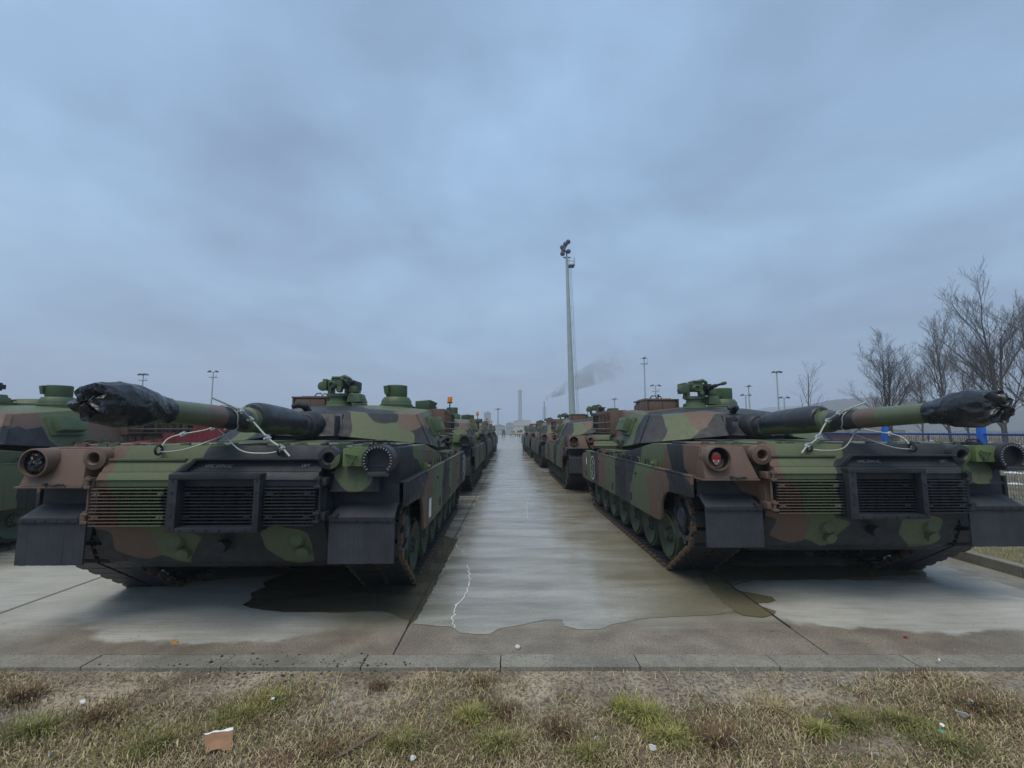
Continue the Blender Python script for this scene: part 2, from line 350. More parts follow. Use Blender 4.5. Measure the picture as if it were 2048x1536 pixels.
    m = MB(); m.hexa([(1.125, .30, 1.31), (1.60, .30, 1.31), (1.60, .15, 1.31), (1.125, .15, 1.31), (1.15, .30, 1.535), (1.55, .30, 1.535), (1.55, .2, 1.535), (1.15, .2, 1.535)])
    m.box(1.125, 1.60, .135, .16, 1.295, 1.32); m.box(1.10, 1.14, .17, .22, 1.33, 1.36); m.box(1.10, 1.14, .19, .24, 1.46, 1.49)
    part('sponson_flap', m, CAMO, T, bevel=.005)
    m = MB(); m.lathe([(.147, -.06), (.152, .15), (.132, .155), (.126, .12), (.124, .08), (.0, .079)], (1.607, .17, 1.603), (0, -1, 0), 40)
    cov = part('cable_drum_cover', m, [DARK], T)
    for i in range(28):
        a = 2 * math.pi * i / 28
        if math.sin(a) < -.72: continue
        s = MB(); s.obox((1.607 + .128 * math.cos(a), .02, 1.603 + .128 * math.sin(a)), (.018, .012, .006), Matrix.Rotation(-a, 3, 'Y')); part('tooth', s, ZINC, cov, lvl=0)
    m = MB(); m.prism([(-.10 + 1.607, 1.455), (.10 + 1.607, 1.455), (.085 + 1.607, 1.495), (-.085 + 1.607, 1.495)], 'y', .005, .1); m.box(1.54, 1.65, .082, .092, 1.545, 1.553)
    part('cover_lip', m, GRIME, cov, bevel=.004)
    # tow pintle, lugs and final drive covers under the grilles
    m = MB(); m.lathe([(.10, 0), (.09, .1), (.05, .14), (.062, .22), (.055, .26), (.0, .27)], (.12, .36, .80), (0, -1, -.05), 18); part('tow_pintle', m, DARK, T)
    for x, z in ((-.36, .83), (.80, .84)):
        m = MB(); m.lathe([(.09, -.05), (.085, .1), (.06, .14), (.0, .145)], (x, .32, z), (0, -1, 0), 16); m.lathe([(.065, 0), (.06, .12), (.0, .13)], (x + .05, .34, z - .10), (0, -1, -.4), 14)
        part('towing_lug', m, CAMO, T)
    for s in (-1, 1):
        m = MB(); m.lathe([(.22, 0), (.22, .2), (.15, .25), (.15, .45)], (s * .80, .95, .80), (s, 0, 0), 28); part('final_drive', m, CAMO, T)
    # mud flaps
    for s in (-1, 1):
        xo, xi = s * 1.765, s * 1.14
        m = MB(); m.hexa([(s * 1.75, .30, 1.15), (s * 1.19, .28, 1.15), (xi, .105, 1.045), (xo, .105, 1.045), (s * 1.75, .30, 1.17), (s * 1.19, .28, 1.17), (xi, .105, 1.065), (xo, .105, 1.065)])
        f = part('mud_flap', m, FLAP, T, bevel=.004)
        m = MB(); nst = 13; a, b = sorted((xo, xi))
        for i in range(nst):
            q0 = a + (b - a) * i / nst; q1 = a + (b - a) * (i + 1) / nst; yy = .104 + rnd.uniform(-.0005, .0005); g = .0003
            yl = yy + rnd.uniform(-.0012, .0012); zl = .632 + rnd.uniform(-.002, .002)
            m.hexa([(q0 + g, yl, zl), (q1 - g, yl, zl), (q1 - g, yl + .014, zl), (q0 + g, yl + .014, zl), (q0 + g, yy, 1.05), (q1 - g, yy, 1.05), (q1 - g, yy + .012, 1.05), (q0 + g, yy + .012, 1.05)])
        m.box(a, b, .117, .123, .64, 1.05)
        part('rubber_apron', m, FLAP, f, bevel=0, smooth=0)
        m = MB(); m.box(a + .005, b - .005, .088, .103, 1.025, 1.055)
        for i in range(6): m.lathe([(.01, 0), (.01, .007)], (a + .06 + i * .1, .088, 1.04), (0, -1, 0), 6)
        part('clamp_strip', m, DARK, f, lvl=0)
    # skirts
    def panel(s, prof, name='skirt_panel', lab=None):
        m = MB(); m.prism(prof, 'x', s * 1.795, s * 1.832); return part(name, m, CAMO, T, bevel=.005)
    for s in (-1, 1):
        panel(s, [(.305, 1.358), (1.497, 1.35), (1.497, .672), (1.385, .672), (1.34, .70), (1.325, .80), (1.29, .93), (1.21, 1.03), (1.10, 1.09), (.98, 1.105), (.305, 1.13)])
        for a, b in ((1.505, 3.095), (3.105, 4.40), (4.41, 6.13)): panel(s, [(a, 1.355), (b, 1.355), (b, .66), (a, .66)])
        panel(s, [(6.14, 1.355), (6.75, 1.352), (7.25, 1.30), (7.62, 1.18), (7.75, 1.02), (7.70, .80), (7.35, .63), (6.14, .645)])
        m = MB(); m.box(min(s * 1.70, s * 1.838), max(s * 1.70, s * 1.838), .31, 7.0, 1.358, 1.374); part('fender_strip', m, CAMO, T, bevel=.003)
        for y in (2.75, 4.05, 5.6, 6.9):
            m = MB(); m.box(min(s * 1.834, s * 1.842), max(s * 1.834, s * 1.842), y - .03, y + .03, .74, .86); m.lathe([(.02, 0), (.02, .02)], (s * 1.832, y - .3, 1.2), (s, 0, 0), 8)
            part('skirt_latch', m, DARK, T, lvl=0)
        m = MB(); m.lathe([(.028, 0), (.028, .07)], (s * 1.79, 1.62, 1.42), (s, 0, 0), 10); m.box(s * 1.79 - .03, s * 1.79 + .03, 1.59, 1.65, 1.37, 1.47); part('skirt_hinge', m, CAMO, T, bevel=.004)
        for i in range(9):                      # tools and clips lying along the fender
            y = 2.1 + i * .42 + rnd.uniform(-.1, .1); m = MB(); M = Matrix.Rotation(rnd.uniform(-.7, .7), 3, 'Z')
            m.obox((s * 1.70, y, 1.42), (.10, rnd.uniform(.08, .26), rnd.uniform(.06, .13)), M); m.tube([(s * 1.77, y - .1, 1.375), (s * 1.77, y - .07, 1.45), (s * 1.75, y + .07, 1.46), (s * 1.77, y + .1, 1.375)], .012, 6)
            part('fender_fitting', m, (DARK, GREEN, GRIME, CAMO)[i % 4], T)
    # road wheels, sprockets, idlers, tracks
    wm = MB(); wm.lathe([(.09, .0), (.11, .03), (.20, .045), (.265, .08), (.295, .085), (.30, .06), (.30, -.06), (.28, -.075), (.10, -.07), (.09, 0)], (0, 0, 0), (1, 0, 0), 36)
    wheel_me = wm.mesh('road_wheel', [WHEELG], 0, 32)
    tm = MB(); tm.lathe([(.301, .062), (.335, .062), (.345, .045), (.345, -.055), (.335, -.068), (.301, -.068)], (0, 0, 0), (1, 0, 0), 36, close=True); tyre_me = tm.mesh('tyre', [WHEELG])
    hm = MB(); hm.lathe([(.10, .0), (.095, .055), (.06, .075), (.055, .10), (0, .105)], (0, 0, 0), (1, 0, 0), 20)
    for i in range(8): a = i * math.pi / 4; hm.lathe([(.014, 0), (.014, .02)], (.06, .078 * math.cos(a), .078 * math.sin(a)), (1, 0, 0), 6, 1)
    hub_me = hm.mesh('hub', [WHEELG, GRIME])
    for s in (-1, 1):
        rz = 0 if s > 0 else math.pi
        for i in range(7):
            y = 1.56 + .775 * i
            wobj = part('road_wheel', None, None, T, data=wheel_me, loc=(s * 1.60, y, .445), rot=(rnd.uniform(0, 6), 0, rz))
            for nm, d in (('tyre', tyre_me), ('hub', hub_me)): part(nm, None, None, wobj, data=d)
            part('inner_wheel', None, None, T, data=wheel_me, loc=(s * 1.24, y, .445), rot=(0, 0, rz + math.pi), lvl=0)
        m = MB()                                # sprocket: toothed ring, five webs, hub
        n = 66; ro = []
        for k in range(n):
            a = 2 * math.pi * k / n; ro.append((a, .335 if k % 6 in (0, 1, 2) else .29))
        for xx in (1.66, 1.60):
            vs = []; fs = []
            for a, r in ro:
                for q in (r, .235):
                    for dx in (-.02, .02): vs.append((s * (xx + dx), .95 + q * math.cos(a), .80 + q * math.sin(a)))
            for k in range(n):
                a = 4 * k; b = 4 * ((k + 1) % n)
                fs += [(a, b, b + 1, a + 1), (a + 2, a + 3, b + 3, b + 2), (a, a + 2, b + 2, b), (a + 1, b + 1, b + 3, a + 3)]
            m.add(vs, fs)
        for k in range(4):
            M = Matrix.Rotation(.5 + k * math.pi / 2, 3, 'X'); m.obox(Vector((s * 1.61, .95, .80)) + M @ Vector((0, .17, 0)), (.09, .19, .17), M)
        m.lathe([(.13, 0), (.13, .18), (.10, .20), (0, .21)], (s * 1.52, .95, .80), (s, 0, 0), 20)
        part('drive_sprocket', m, GRIME, T, smooth=25)
        m = MB(); m.lathe([(.09, .0), (.11, .03), (.20, .045), (.27, .08), (.30, .085), (.30, -.06), (.28, -.075), (.10, -.07), (.09, 0)], (s * 1.60, 6.98, .80), (s, 0, 0), 30); part('idler_wheel', m, WHEELG, T)
        # track path
        path = []
        def arc(cy, cz, r, a0, a1, k):
            for i in range(k + 1):
                a = R(a0 + (a1 - a0) * i / k); path.append((cy + r * math.cos(a), cz + r * math.sin(a)))
        arc(.95, .80, .375, 80, 230, 14); arc(1.56, .445, .40, 232, 270, 5); arc(6.21, .445, .40, 270, 312, 5); arc(6.98, .80, .35, 318, 450, 12)
        for i in range(1, 12): t = i / 12; path.append((6.98 + (.95 + .065 - 6.98) * t, 1.15 + .02 * t - .05 * math.sin(math.pi * t)))
        pts = [Vector((0, a, b)) for a, b in path]; L = [0]
        for i in range(len(pts)): L.append(L[-1] + (pts[(i + 1) % len(pts)] - pts[i]).length)
        nl = 78; pitch = L[-1] / nl
        def at(d):
            d %= L[-1]
            for i in range(len(pts)):
                if d <= L[i + 1]:
                    a, b = pts[i], pts[(i + 1) % len(pts)]; return a.lerp(b, (d - L[i]) / (L[i + 1] - L[i] + 1e-9)), (b - a).normalized()
            return pts[0], (pts[1] - pts[0]).normalized()
        belt = MB(); belt.tube([], .1) if False else None
        vs = []; fs = []
        for p in pts:
            for x in (-.29, .29): vs.append((s * 1.4225 + x, p.y, p.z))
        k = len(pts)
        for i in range(k): j = (i + 1) % k; fs.append((2 * i, 2 * i + 1, 2 * j + 1, 2 * j))
        belt.add(vs, fs)
        tr = part('track', belt, PAD, T, lvl=0)
        lm = MB(); hw = pitch / 2 - .008        # one link: two pads, pins, end connectors, centre guide
        for x0, x1 in ((-.285, -.025), (.025, .285)):
            lm.box(x0, x1, -hw, hw, -.055, -.002); lm.box(x0 + .01, x1 - .01, -hw + .012, hw - .012, -.002, .016)
        for y in (-hw * .55, hw * .55): lm.tube([(-.3, y, -.027), (.3, y, -.027)], .02, 6, mi=1)
        lm.obox((0, 0, .03), (.04, .09, .10), Matrix.Identity(3), 1)
        for x in (-.305, .305): lm.box(x - .02, x + .024, hw * .42, hw * 1.58, -.056, .004, 1); lm.lathe([(.027, 0), (.027, .012)], (x * 1.06 - .006, hw * .55, -.027), (1, 0, 0), 8, 1); lm.lathe([(.027, 0), (.027, .012)], (x * 1.06 - .006, hw * 1.45, -.027), (1, 0, 0), 8, 1)
        lme = lm.mesh('track_link', [PAD, RUST], 0, 25)
        big = MB()
        for i in range(nl):
            p, t = at((i + .3) * pitch); nrm = Vector((0, t.z, -t.y))     # outward normal for this winding
            M = Matrix(((1, 0, 0), (0, t.y, -nrm.y), (0, t.z, -nrm.z)))
            o = part('track_link', None, None, tr, data=lme, lvl=0); o.matrix_local = Matrix.Translation((s * 1.4225, p.y, p.z)) @ M.to_4x4()
            big.add([Vector((s * 1.4225, p.y, p.z)) + M @ Vector(v.co) for v in lme.vertices], [tuple(f.vertices) for f in lme.polygons], 0)
        big.m = [f.material_index for _ in range(nl) for f in lme.polygons]
        fo = part('track', big, [PAD, RUST], T, smooth=0, lvl=2)           # far tanks carry the whole track as one piece
    # turret
    V = []
    for s in (1, -1):
        V += [(s * .47, 2.10, 1.81), (s * .47, 2.40, 2.158), (s * 1.67, 2.72, 1.672), (s * 1.375, 3.07, 2.15), (s * 1.63, 3.95, 1.575), (s * 1.36, 4.3, 2.285),
              (s * 1.40, 6.0, 1.66), (s * 1.22, 6.0, 2.36), (s * 1.20, 6.75, 1.70), (s * 1.10, 6.65, 2.36), (s * .47, 3.4, 2.30), (s * .47, 4.3, 2.37)]
    a = list(range(12)); b = list(range(12, 24)); F = []
    for q in (a, b):
        F += [(q[0], q[2], q[3], q[1]), (q[2], q[4], q[5], q[3]), (q[4], q[6], q[7], q[5]), (q[6], q[8], q[9], q[7]), (q[1], q[3], q[10]), (q[3], q[5], q[11], q[10]), (q[5], q[7], q[11])]
    F += [(a[8], b[8], b[9], a[9]), (a[1], a[10], b[10], b[1]), (a[10], a[11], b[11], b[10]), (a[11], a[7], b[7], b[11]), (a[7], a[9], b[9], b[7]),
          (a[0], a[1], b[1], b[0]), (a[0], b[0], b[2], a[2]), (a[2], b[2], b[4], a[4]), (a[4], b[4], b[6], a[6]), (a[6], b[6], b[8], a[8])]
    m = MB(); m.add(V, F); tu = part('turret', m, CAMO, T, bevel=.014)
    m = MB(); m.lathe([(1.08, 0), (1.08, .25)], (0, 4.36, 1.45), (0, 0, 1), 40); part('turret_ring', m, DARK, T)
    for s in (-1, 1):                           # edge strip and bolts of the cheek armour
        m = MB(); m.hexa([(s * 1.375, 3.07, 2.152), (s * 1.675, 2.72, 1.672), (s * 1.69, 2.80, 1.67), (s * 1.39, 3.14, 2.158), (s * 1.385, 3.06, 2.158), (s * 1.69, 2.71, 1.676), (s * 1.70, 2.80, 1.676), (s * 1.40, 3.14, 2.164)])
        part('cheek_strip', m, CAMO, T)
        for i in range(9):
            t = (i + .5) / 9; m = MB(); c = Vector((s * 1.63, 3.95, 1.575)).lerp(Vector((s * 1.40, 6.0, 1.66)), t)
            m.obox(c + Vector((s * .0, 0, .06)), (.05, .07, .09), Matrix.Identity(3)); part('side_lug', m, (CAMO, GREEN)[i % 2], T, bevel=.006)
        m = MB(); n_ = Vector((s * .93, 0, .37)); mid = Vector((s * 1.52, 3.93, 1.965)); M = Matrix.Rotation(-s * .36, 3, 'Y')
        m.obox(mid + n_ * .10, (.14, .50, .26), M); bx = part('smoke_launcher_box', m, GREEN, T, bevel=.01)
        m = MB(); m.obox(mid + n_ * .01, (.05, .62, .36), M); part('box_bracket', m, GREEN, bx, bevel=.004)
        for dy in (-.15, .15): m = MB(); m.obox(mid + n_ * .185 + Vector((0, dy, .05)), (.03, .09, .02), M); part('box_catch', m, GREEN, bx, lvl=0)
        m = MB(); m.obox((s * 1.56, 3.45, 1.78), (.05, .16, .10), M); m.tube([(s * 1.62, 4.1, 1.66), (s * 1.64, 4.3, 1.72), (s * 1.60, 4.5, 1.68)], .02, 8); part('turret_bracket', m, CAMO, T)
        # bustle rack along the side
        ry0, ry1, rx = 5.25, 7.25, s * 1.56
        m = MB()
        for i in range(6):
            y = ry0 + (ry1 - ry0) * i / 5; m.box(min(rx, s * 1.20), max(rx, s * 1.20), y - .015, y + .015, 1.80 + .02 * i, 2.35 - .012 * i)
        m.box(min(rx, rx - s * .03), max(rx, rx - s * .03), ry0, ry1, 2.27, 2.35); m.box(min(rx, s * 1.1), max(rx, s * 1.1), ry0, ry1, 1.82, 1.85)
        rk = part('bustle_rack', m, CAMO, T, bevel=.004)
        for i in range(4):
            y0 = ry0 + .06 + i * .48; m = MB(); m.box(min(s * 1.24, s * 1.50), max(s * 1.24, s * 1.50), y0, y0 + .40, 1.855, 2.25 - .03 * (i % 2)); m.box(min(s * 1.50, s * 1.515), max(s * 1.50, s * 1.515), y0 + .05, y0 + .1, 1.9, 2.2)
            part('stowage_box', m, (BROWNP, DARK, CAMO, BROWNP)[i], rk, bevel=.01)
        for z, off in ((2.08, .05), (1.93, .09)):
            m = MB(); m.tube([(rx - s * .02, ry0 + .02, z), (rx + s * off, ry0 + .2, z - .01), (rx + s * off, ry1 - .2, z), (rx - s * .02, ry1, z)], .016, 8); part('rack_rail', m, BROWNP, rk)
    m = MB(); m.box(-1.5, 1.5, 7.2, 7.235, 1.85, 2.28); m.box(-1.5, 1.5, 6.7, 7.2, 1.83, 1.85); part('rear_rack', m, CAMO, T)
    # mantlet and roof fittings
    m = MB(); m.hexa([(-.46, 2.15, 1.74), (.46, 2.15, 1.74), (.46, 2.8, 1.72), (-.46, 2.8, 1.72), (-.44, 2.32, 2.13), (.44, 2.32, 2.13), (.44, 2.8, 2.17), (-.44, 2.8, 2.17)]); m.box(-.455, -.43, 2.03, 2.2, 1.80, 2.1); m.box(.43, .455, 2.03, 2.2, 1.80, 2.1)
    m.lathe([(.24, 0), (.22, .14), (.17, .22)], (0, 2.25, 1.935), (0, -1, .035), 28)
    part('mantlet', m, DARK, T, bevel=.01)
    m = MB(); m.tube([(-.16, 2.55, 2.18), (-.17, 2.42, 2.26), (-.24, 2.36, 2.27), (-.32, 2.36, 2.24)], [.05, .055, .045, .03], 10); part('roof_hook', m, DARK, T)
    m = MB(); m.lathe([(.04, 0), (.045, .02), (.045, .16), (.035, .2)], (-.30, 2.18, 2.07), (-.55, -.8, .05), 12); m.lathe([(.046, 0), (.046, .07)], (-.345, 2.115, 2.073), (-.55, -.8, .05), 12, 1); part('aiming_lamp', m, [DARK, ZINC], T, lvl=0)
    # panoramic sight
    m = MB(); m.lathe([(.33, 0), (.33, .025), (.315, .03), (.31, .10), (.318, .105), (.318, .125), (.295, .135), (.29, .20), (.245, .265), (.20, .275), (.20, .28)], (.685, 4.6, 2.275), (0, 0, 1), 40)
    for i in range(14): q = i * math.pi / 7; m.lathe([(.014, 0), (.014, .018)], (.685 + .322 * math.cos(q), 4.6 + .322 * math.sin(q), 2.30), (0, 0, 1), 6)
    ps = part('panoramic_sight', m, GREEN, T, smooth=40)
    m = MB(); m.lathe([(.20, 0), (.205, .01), (.205, .215), (.195, .225), (0, .23)], (.685, 4.6, 2.555), (0, 0, 1), 40)
    m.hexa([(.49, 4.42, 2.60), (.58, 4.38, 2.60), (.58, 4.6, 2.60), (.46, 4.7, 2.60), (.465, 4.41, 2.755), (.58, 4.36, 2.765), (.58, 4.6, 2.77), (.44, 4.7, 2.755)])
    part('sight_head', m, GREEN, ps, smooth=40)
    # gunner's sight housing
    m = MB(); m.box(-1.09, -.48, 4.08, 4.86, 2.27, 2.49); m.box(-1.13, -.455, 4.04, 4.90, 2.49, 2.52); m.box(-1.12, -1.09, 4.05, 4.5, 2.28, 2.49); m.box(-.485, -.455, 4.05, 4.5, 2.28, 2.49)
    m.box(-1.06, -.52, 4.3, 4.85, 2.52, 2.55)
    gh = part('gunner_sight_housing', m, CAMO, T, bevel=.006)
    for x0, x1, mt in ((-1.065, -.785, BROWNP), (-.78, -.51, CAMO)): m = MB(); m.box(x0, x1, 4.055, 4.082, 2.30, 2.475); part('sight_door', m, mt, gh, bevel=.005)
    m = MB(); m.tube([(-.9, 4.5, 2.54), (-.86, 4.5, 2.61), (-.78, 4.5, 2.62), (-.74, 4.5, 2.56), (-.72, 4.5, 2.61), (-.66, 4.5, 2.6), (-.64, 4.5, 2.54)], .012, 6); part('roof_handle', m, DARK, gh, lvl=0)
    # remote weapon station
    cx, cy = -.20, 3.92
    m = MB(); m.lathe([(.26, 0), (.26, .03), (.22, .05), (.21, .11), (.16, .13), (.15, .19), (.19, .20), (.19, .25)], (cx, cy, 2.30), (0, 0, 1), 28); rw = part('weapon_station', m, GREEN, T)
    def sub(nm, f, mt=GREEN, lvl=1, bev=.008): q = MB(); f(q); return part(nm, q, mt, rw, bevel=bev, lvl=lvl)
    sub('yoke', lambda q: (q.box(cx - .18, cx - .12, cy - .1, cy + .12, 2.53, 2.80), q.box(cx + .12, cx + .18, cy - .1, cy + .12, 2.53, 2.76), q.box(cx - .18, cx + .18, cy - .12, cy + .14, 2.52, 2.56)))
    sub('sensor_box', lambda q: (q.box(cx - .10, cx + .11, cy - .18, cy + .16, 2.66, 2.83), q.box(cx - .08, cx + .08, cy - .2, cy + .1, 2.825, 2.86)))
    sub('optic', lambda q: (q.lathe([(.055, 0), (.06, .02), (.06, .16), (.045, .165), (.04, .12), (0, .12)], (cx - .05, cy - .12, 2.70), (0, -1, 0), 18), q.lathe([(.05, 0), (.05, .1), (.038, .105), (0, .1)], (cx + .06, cy - .12, 2.62), (0, -1, 0), 16)))
    sub('counterweight_disc', lambda q: q.lathe([(.03, -.05), (.083, -.04), (.086, .03), (.06, .035), (.0, .04)], (cx - .27, cy - .1, 2.69), (0, -1, 0), 26))
    sub('ammunition_can', lambda q: (q.box(cx - .26, cx - .19, cy - .15, cy + .18, 2.62, 2.82), q.box(cx - .30, cx - .18, cy - .05, cy + .1, 2.66, 2.72)))
    sub('machine_gun', lambda q: (q.box(cx + .14, cx + .25, cy - .3, cy + .3, 2.67, 2.76), q.tube([(cx + .2, cy - .3, 2.72), (cx + .27, cy - .62, 2.75)], .022, 10), q.tube([(cx + .2, cy - .3, 2.72), (cx + .23, cy - .45, 2.73)], .038, 10), q.box(cx + .26, cx + .36, cy - .1, cy + .14, 2.63, 2.78), q.box(cx + .12, cx + .3, cy - .12, cy + .1, 2.755, 2.80)), DARK)
    sub('feed_chute', lambda q: q.tube([(cx + .05, cy - .1, 2.84), (cx + .12, cy - .12, 2.87), (cx + .2, cy - .1, 2.83), (cx + .24, cy, 2.76)], .035, 8))
    sub('gun_cradle', lambda q: (q.hexa([(cx + .20, cy - .2, 2.40), (cx + .45, cy - .2, 2.40), (cx + .45, cy + .25, 2.40), (cx + .2, cy + .25, 2.40), (cx + .22, cy - .18, 2.56), (cx + .40, cy - .18, 2.56), (cx + .40, cy + .2, 2.56), (cx + .22, cy + .2, 2.56)]), q.box(cx + .22, cx + .36, cy - .18, cy + .1, 2.58, 2.69)))
    sub('flash_guard', lambda q: q.lathe([(.03, 0), (.032, .1), (.02, .12)], (cx + .265, cy - .6, 2.748), (.2, -.97, .08), 10), GREEN, 0)
    # loader's shield, hatches, crosswind mast
    m = MB(); m.hexa([(.98, 5.0, 2.32), (1.22, 5.2, 2.32), (1.22, 5.75, 2.32), (.98, 5.75, 2.32), (.98, 5.0, 2.50), (1.26, 5.2, 2.54), (1.34, 5.75, 2.50), (.98, 5.75, 2.52)]); part('loader_shield', m, GREEN, T, bevel=.008)
    m = MB(); m.lathe([(.36, 0), (.36, .04), (.30, .07), (0, .08)], (.55, 5.35, 2.355), (0, 0, 1), 30); part('loader_hatch', m, CAMO, T)
    m = MB(); m.lathe([(.42, 0), (.42, .10), (.38, .16), (.30, .20), (0, .22)], (-.55, 5.35, 2.35), (0, 0, 1), 30); part('commander_cupola', m, CAMO, T)
    m = MB(); m.tube([(0, 6.55, 2.34), (0, 6.55, 2.75)], .012, 6); m.lathe([(.03, 0), (.03, .06)], (0, 6.55, 2.75), (0, 0, 1), 8); part('wind_mast', m, DARK, T)
    # gun: its own origin at the trunnion, so that it can be laid separately
    m = MB(); e = .035
    def gy(y): return 1.0 * (y - 2.3)
    g0 = [(.145, 2.32), (.14, 1.95), (.148, 1.94), (.148, 1.88), (.132, 1.87), (.130, 1.78), (.126, 1.0), (.130, .72), (.135, .715), (.135, .665), (.138, .66), (.138, .60), (.118, .59), (.115, .40), (.118, .39), (.118, .36), (.112, .35), (.108, 0.), (.098, -.48), (.092, -1.0), (.088, -1.12), (.06, -1.13), (0, -1.13)]
    m.lathe([(r, -(gy(y))) for r, y in g0], (0, 0, 0), (0, -1, 0), 40)
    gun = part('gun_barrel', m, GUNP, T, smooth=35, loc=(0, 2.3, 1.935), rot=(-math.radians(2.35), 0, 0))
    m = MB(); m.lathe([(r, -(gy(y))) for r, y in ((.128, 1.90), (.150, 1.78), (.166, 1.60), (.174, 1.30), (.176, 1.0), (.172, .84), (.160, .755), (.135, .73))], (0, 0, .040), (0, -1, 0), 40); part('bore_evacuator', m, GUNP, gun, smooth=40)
    return T, gun

# ------------------------------------------------------------------ ground, kerbs, slabs
def concrete(name='wet_concrete', joints=False):
    m, t, b = mat(name); P = N(t, 'ShaderNodeNewGeometry').outputs['Position']
    s = N(t, 'ShaderNodeSeparateXYZ'); t.links.new(P, s.inputs[0]); X, Y = s.outputs[0], s.outputs[1]
    big = noi(t, P, .45, 5, .6); streak = noi(t, vmul(t, P, (.22, 2.6, 1)), 1.0, 6, .62, .4); fine = noi(t, P, 55, 6, .7); broom = noi(t, vmul(t, P, (1.2, 60, 1)), 1.0, 3)
    def spot(cx, cy, rx, ry, soft=.5):
        d = mth(t, 'SQRT', mth(t, 'ADD', mth(t, 'POWER', mth(t, 'MULTIPLY', mth(t, 'SUBTRACT', X, cx), 1 / rx), 2), mth(t, 'POWER', mth(t, 'MULTIPLY', mth(t, 'SUBTRACT', Y, cy), 1 / ry), 2)))
        d = mth(t, 'ADD', d, mth(t, 'MULTIPLY', mth(t, 'SUBTRACT', noi(t, P, 1.6, 5, .6), .5), .7))
        return mth(t, 'MULTIPLY_ADD', mth(t, 'SUBTRACT', 1.0, d), 1 / soft, .5, clamp=True)
    dry = mth(t, 'MAXIMUM', spot(-2.9, 5.1, 1.75, .95, .10), spot(4.1, 5.15, 1.75, .75, .10))
    dry = mth(t, 'MAXIMUM', dry, mth(t, 'MULTIPLY', spot(-6.0, 5.2, 2.0, 1.4, .6), .7))
    wet = ramp(t, mth(t, 'ADD', mth(t, 'MULTIPLY', streak, .65), mth(t, 'MULTIPLY', big, .35)), [(.40, 0.0), (.56, 1.0)])
    wet = mth(t, 'MULTIPLY', wet, mth(t, 'SUBTRACT', 1.0, dry))
    c = mixc(t, wet, (.36, .345, .285), (.205, .196, .16))
    c = mixc(t, dry, c, mixc(t, ramp(t, noi(t, vmul(t, P, (.8, 2, 1)), 1.8, 7, .7), [(.35, 0.0), (.65, 1.0)]), (.37, .365, .32), (.50, .50, .455)))
    mud = mth(t, 'MAXIMUM', spot(1.9, 6.3, 1.1, 1.9, .9), mth(t, 'MAXIMUM', spot(-1.3, 5.0, .7, .9, .8), mth(t, 'MULTIPLY', spot(1.6, 13, 1.0, 3.2, .9), .7)))
    mud = mth(t, 'MULTIPLY', mud, ramp(t, streak, [(.3, .35), (.6, .9)]))
    c = mixc(t, mud, c, (.165, .145, .085))
    # gritty dirt washed against the kerb
    edge = mth(t, 'MULTIPLY_ADD', mth(t, 'SUBTRACT', mth(t, 'ADD', 4.62, mth(t, 'MULTIPLY', mth(t, 'SUBTRACT', noi(t, P, 1.1, 4), .5), 1.3)), Y), 2.6, .5, clamp=True)
    grit = mixc(t, ramp(t, noi(t, P, 3.0, 5), [(.35, 0.0), (.65, 1.0)]), (.19, .152, .112), (.31, .265, .20))
    grit = mixc(t, ramp(t, noi(t, P, 75, 3, .85), [(.40, .9), (.52, 0.0)]), grit, (.07, .06, .05)); grit = mixc(t, ramp(t, noi(t, P, 95, 2, .8), [(.60, 0.0), (.70, .8)]), grit, (.42, .39, .33))
    edge = mth(t, 'MULTIPLY', edge, mth(t, 'SUBTRACT', 1.0, mth(t, 'MULTIPLY', dry, .9)))
    c = mixc(t, edge, c, grit)
    c = mixc(t, ramp(t, fine, [(.3, .3), (.6, 0.0)]), c, (.12, .115, .10))
    c = mixc(t, ramp(t, broom, [(.42, .22), (.55, 0.0)]), c, (.15, .15, .13))
    if joints:
        def line(v, per, off): return mth(t, 'LESS_THAN', mth(t, 'ABSOLUTE', mth(t, 'SUBTRACT', mth(t, 'MODULO', mth(t, 'ADD', v, off), per), per / 2)), .012)
        c = mixc(t, mth(t, 'MAXIMUM', line(Y, 5.1, 102 - 3.98 + 2.55), line(X, 3.85, 77 + 1.0 + 1.925)), c, (.05, .05, .045))
    t.links.new(c, b.inputs['Base Color'])
    r = mth(t, 'SUBTRACT', .46, mth(t, 'MULTIPLY', wet, .36)); r = mth(t, 'ADD', r, mth(t, 'MULTIPLY', mth(t, 'MAXIMUM', dry, edge), .35), clamp=True)
    r = mth(t, 'ADD', r, mth(t, 'MULTIPLY', mth(t, 'SUBTRACT', fine, .5), .12), clamp=True)
    t.links.new(r, b.inputs['Roughness']); b.inputs['IOR'].default_value = 1.38
    hgt = mth(t, 'ADD', mth(t, 'MULTIPLY', fine, mth(t, 'SUBTRACT', 1.15, wet)), mth(t, 'MULTIPLY', mth(t, 'MULTIPLY', noi(t, P, 120, 3), edge), 1.6))
    bump(t, b, hgt, .35, .006)
    return m
CONC = concrete(); CONCF = concrete('wet_concrete_far', True)
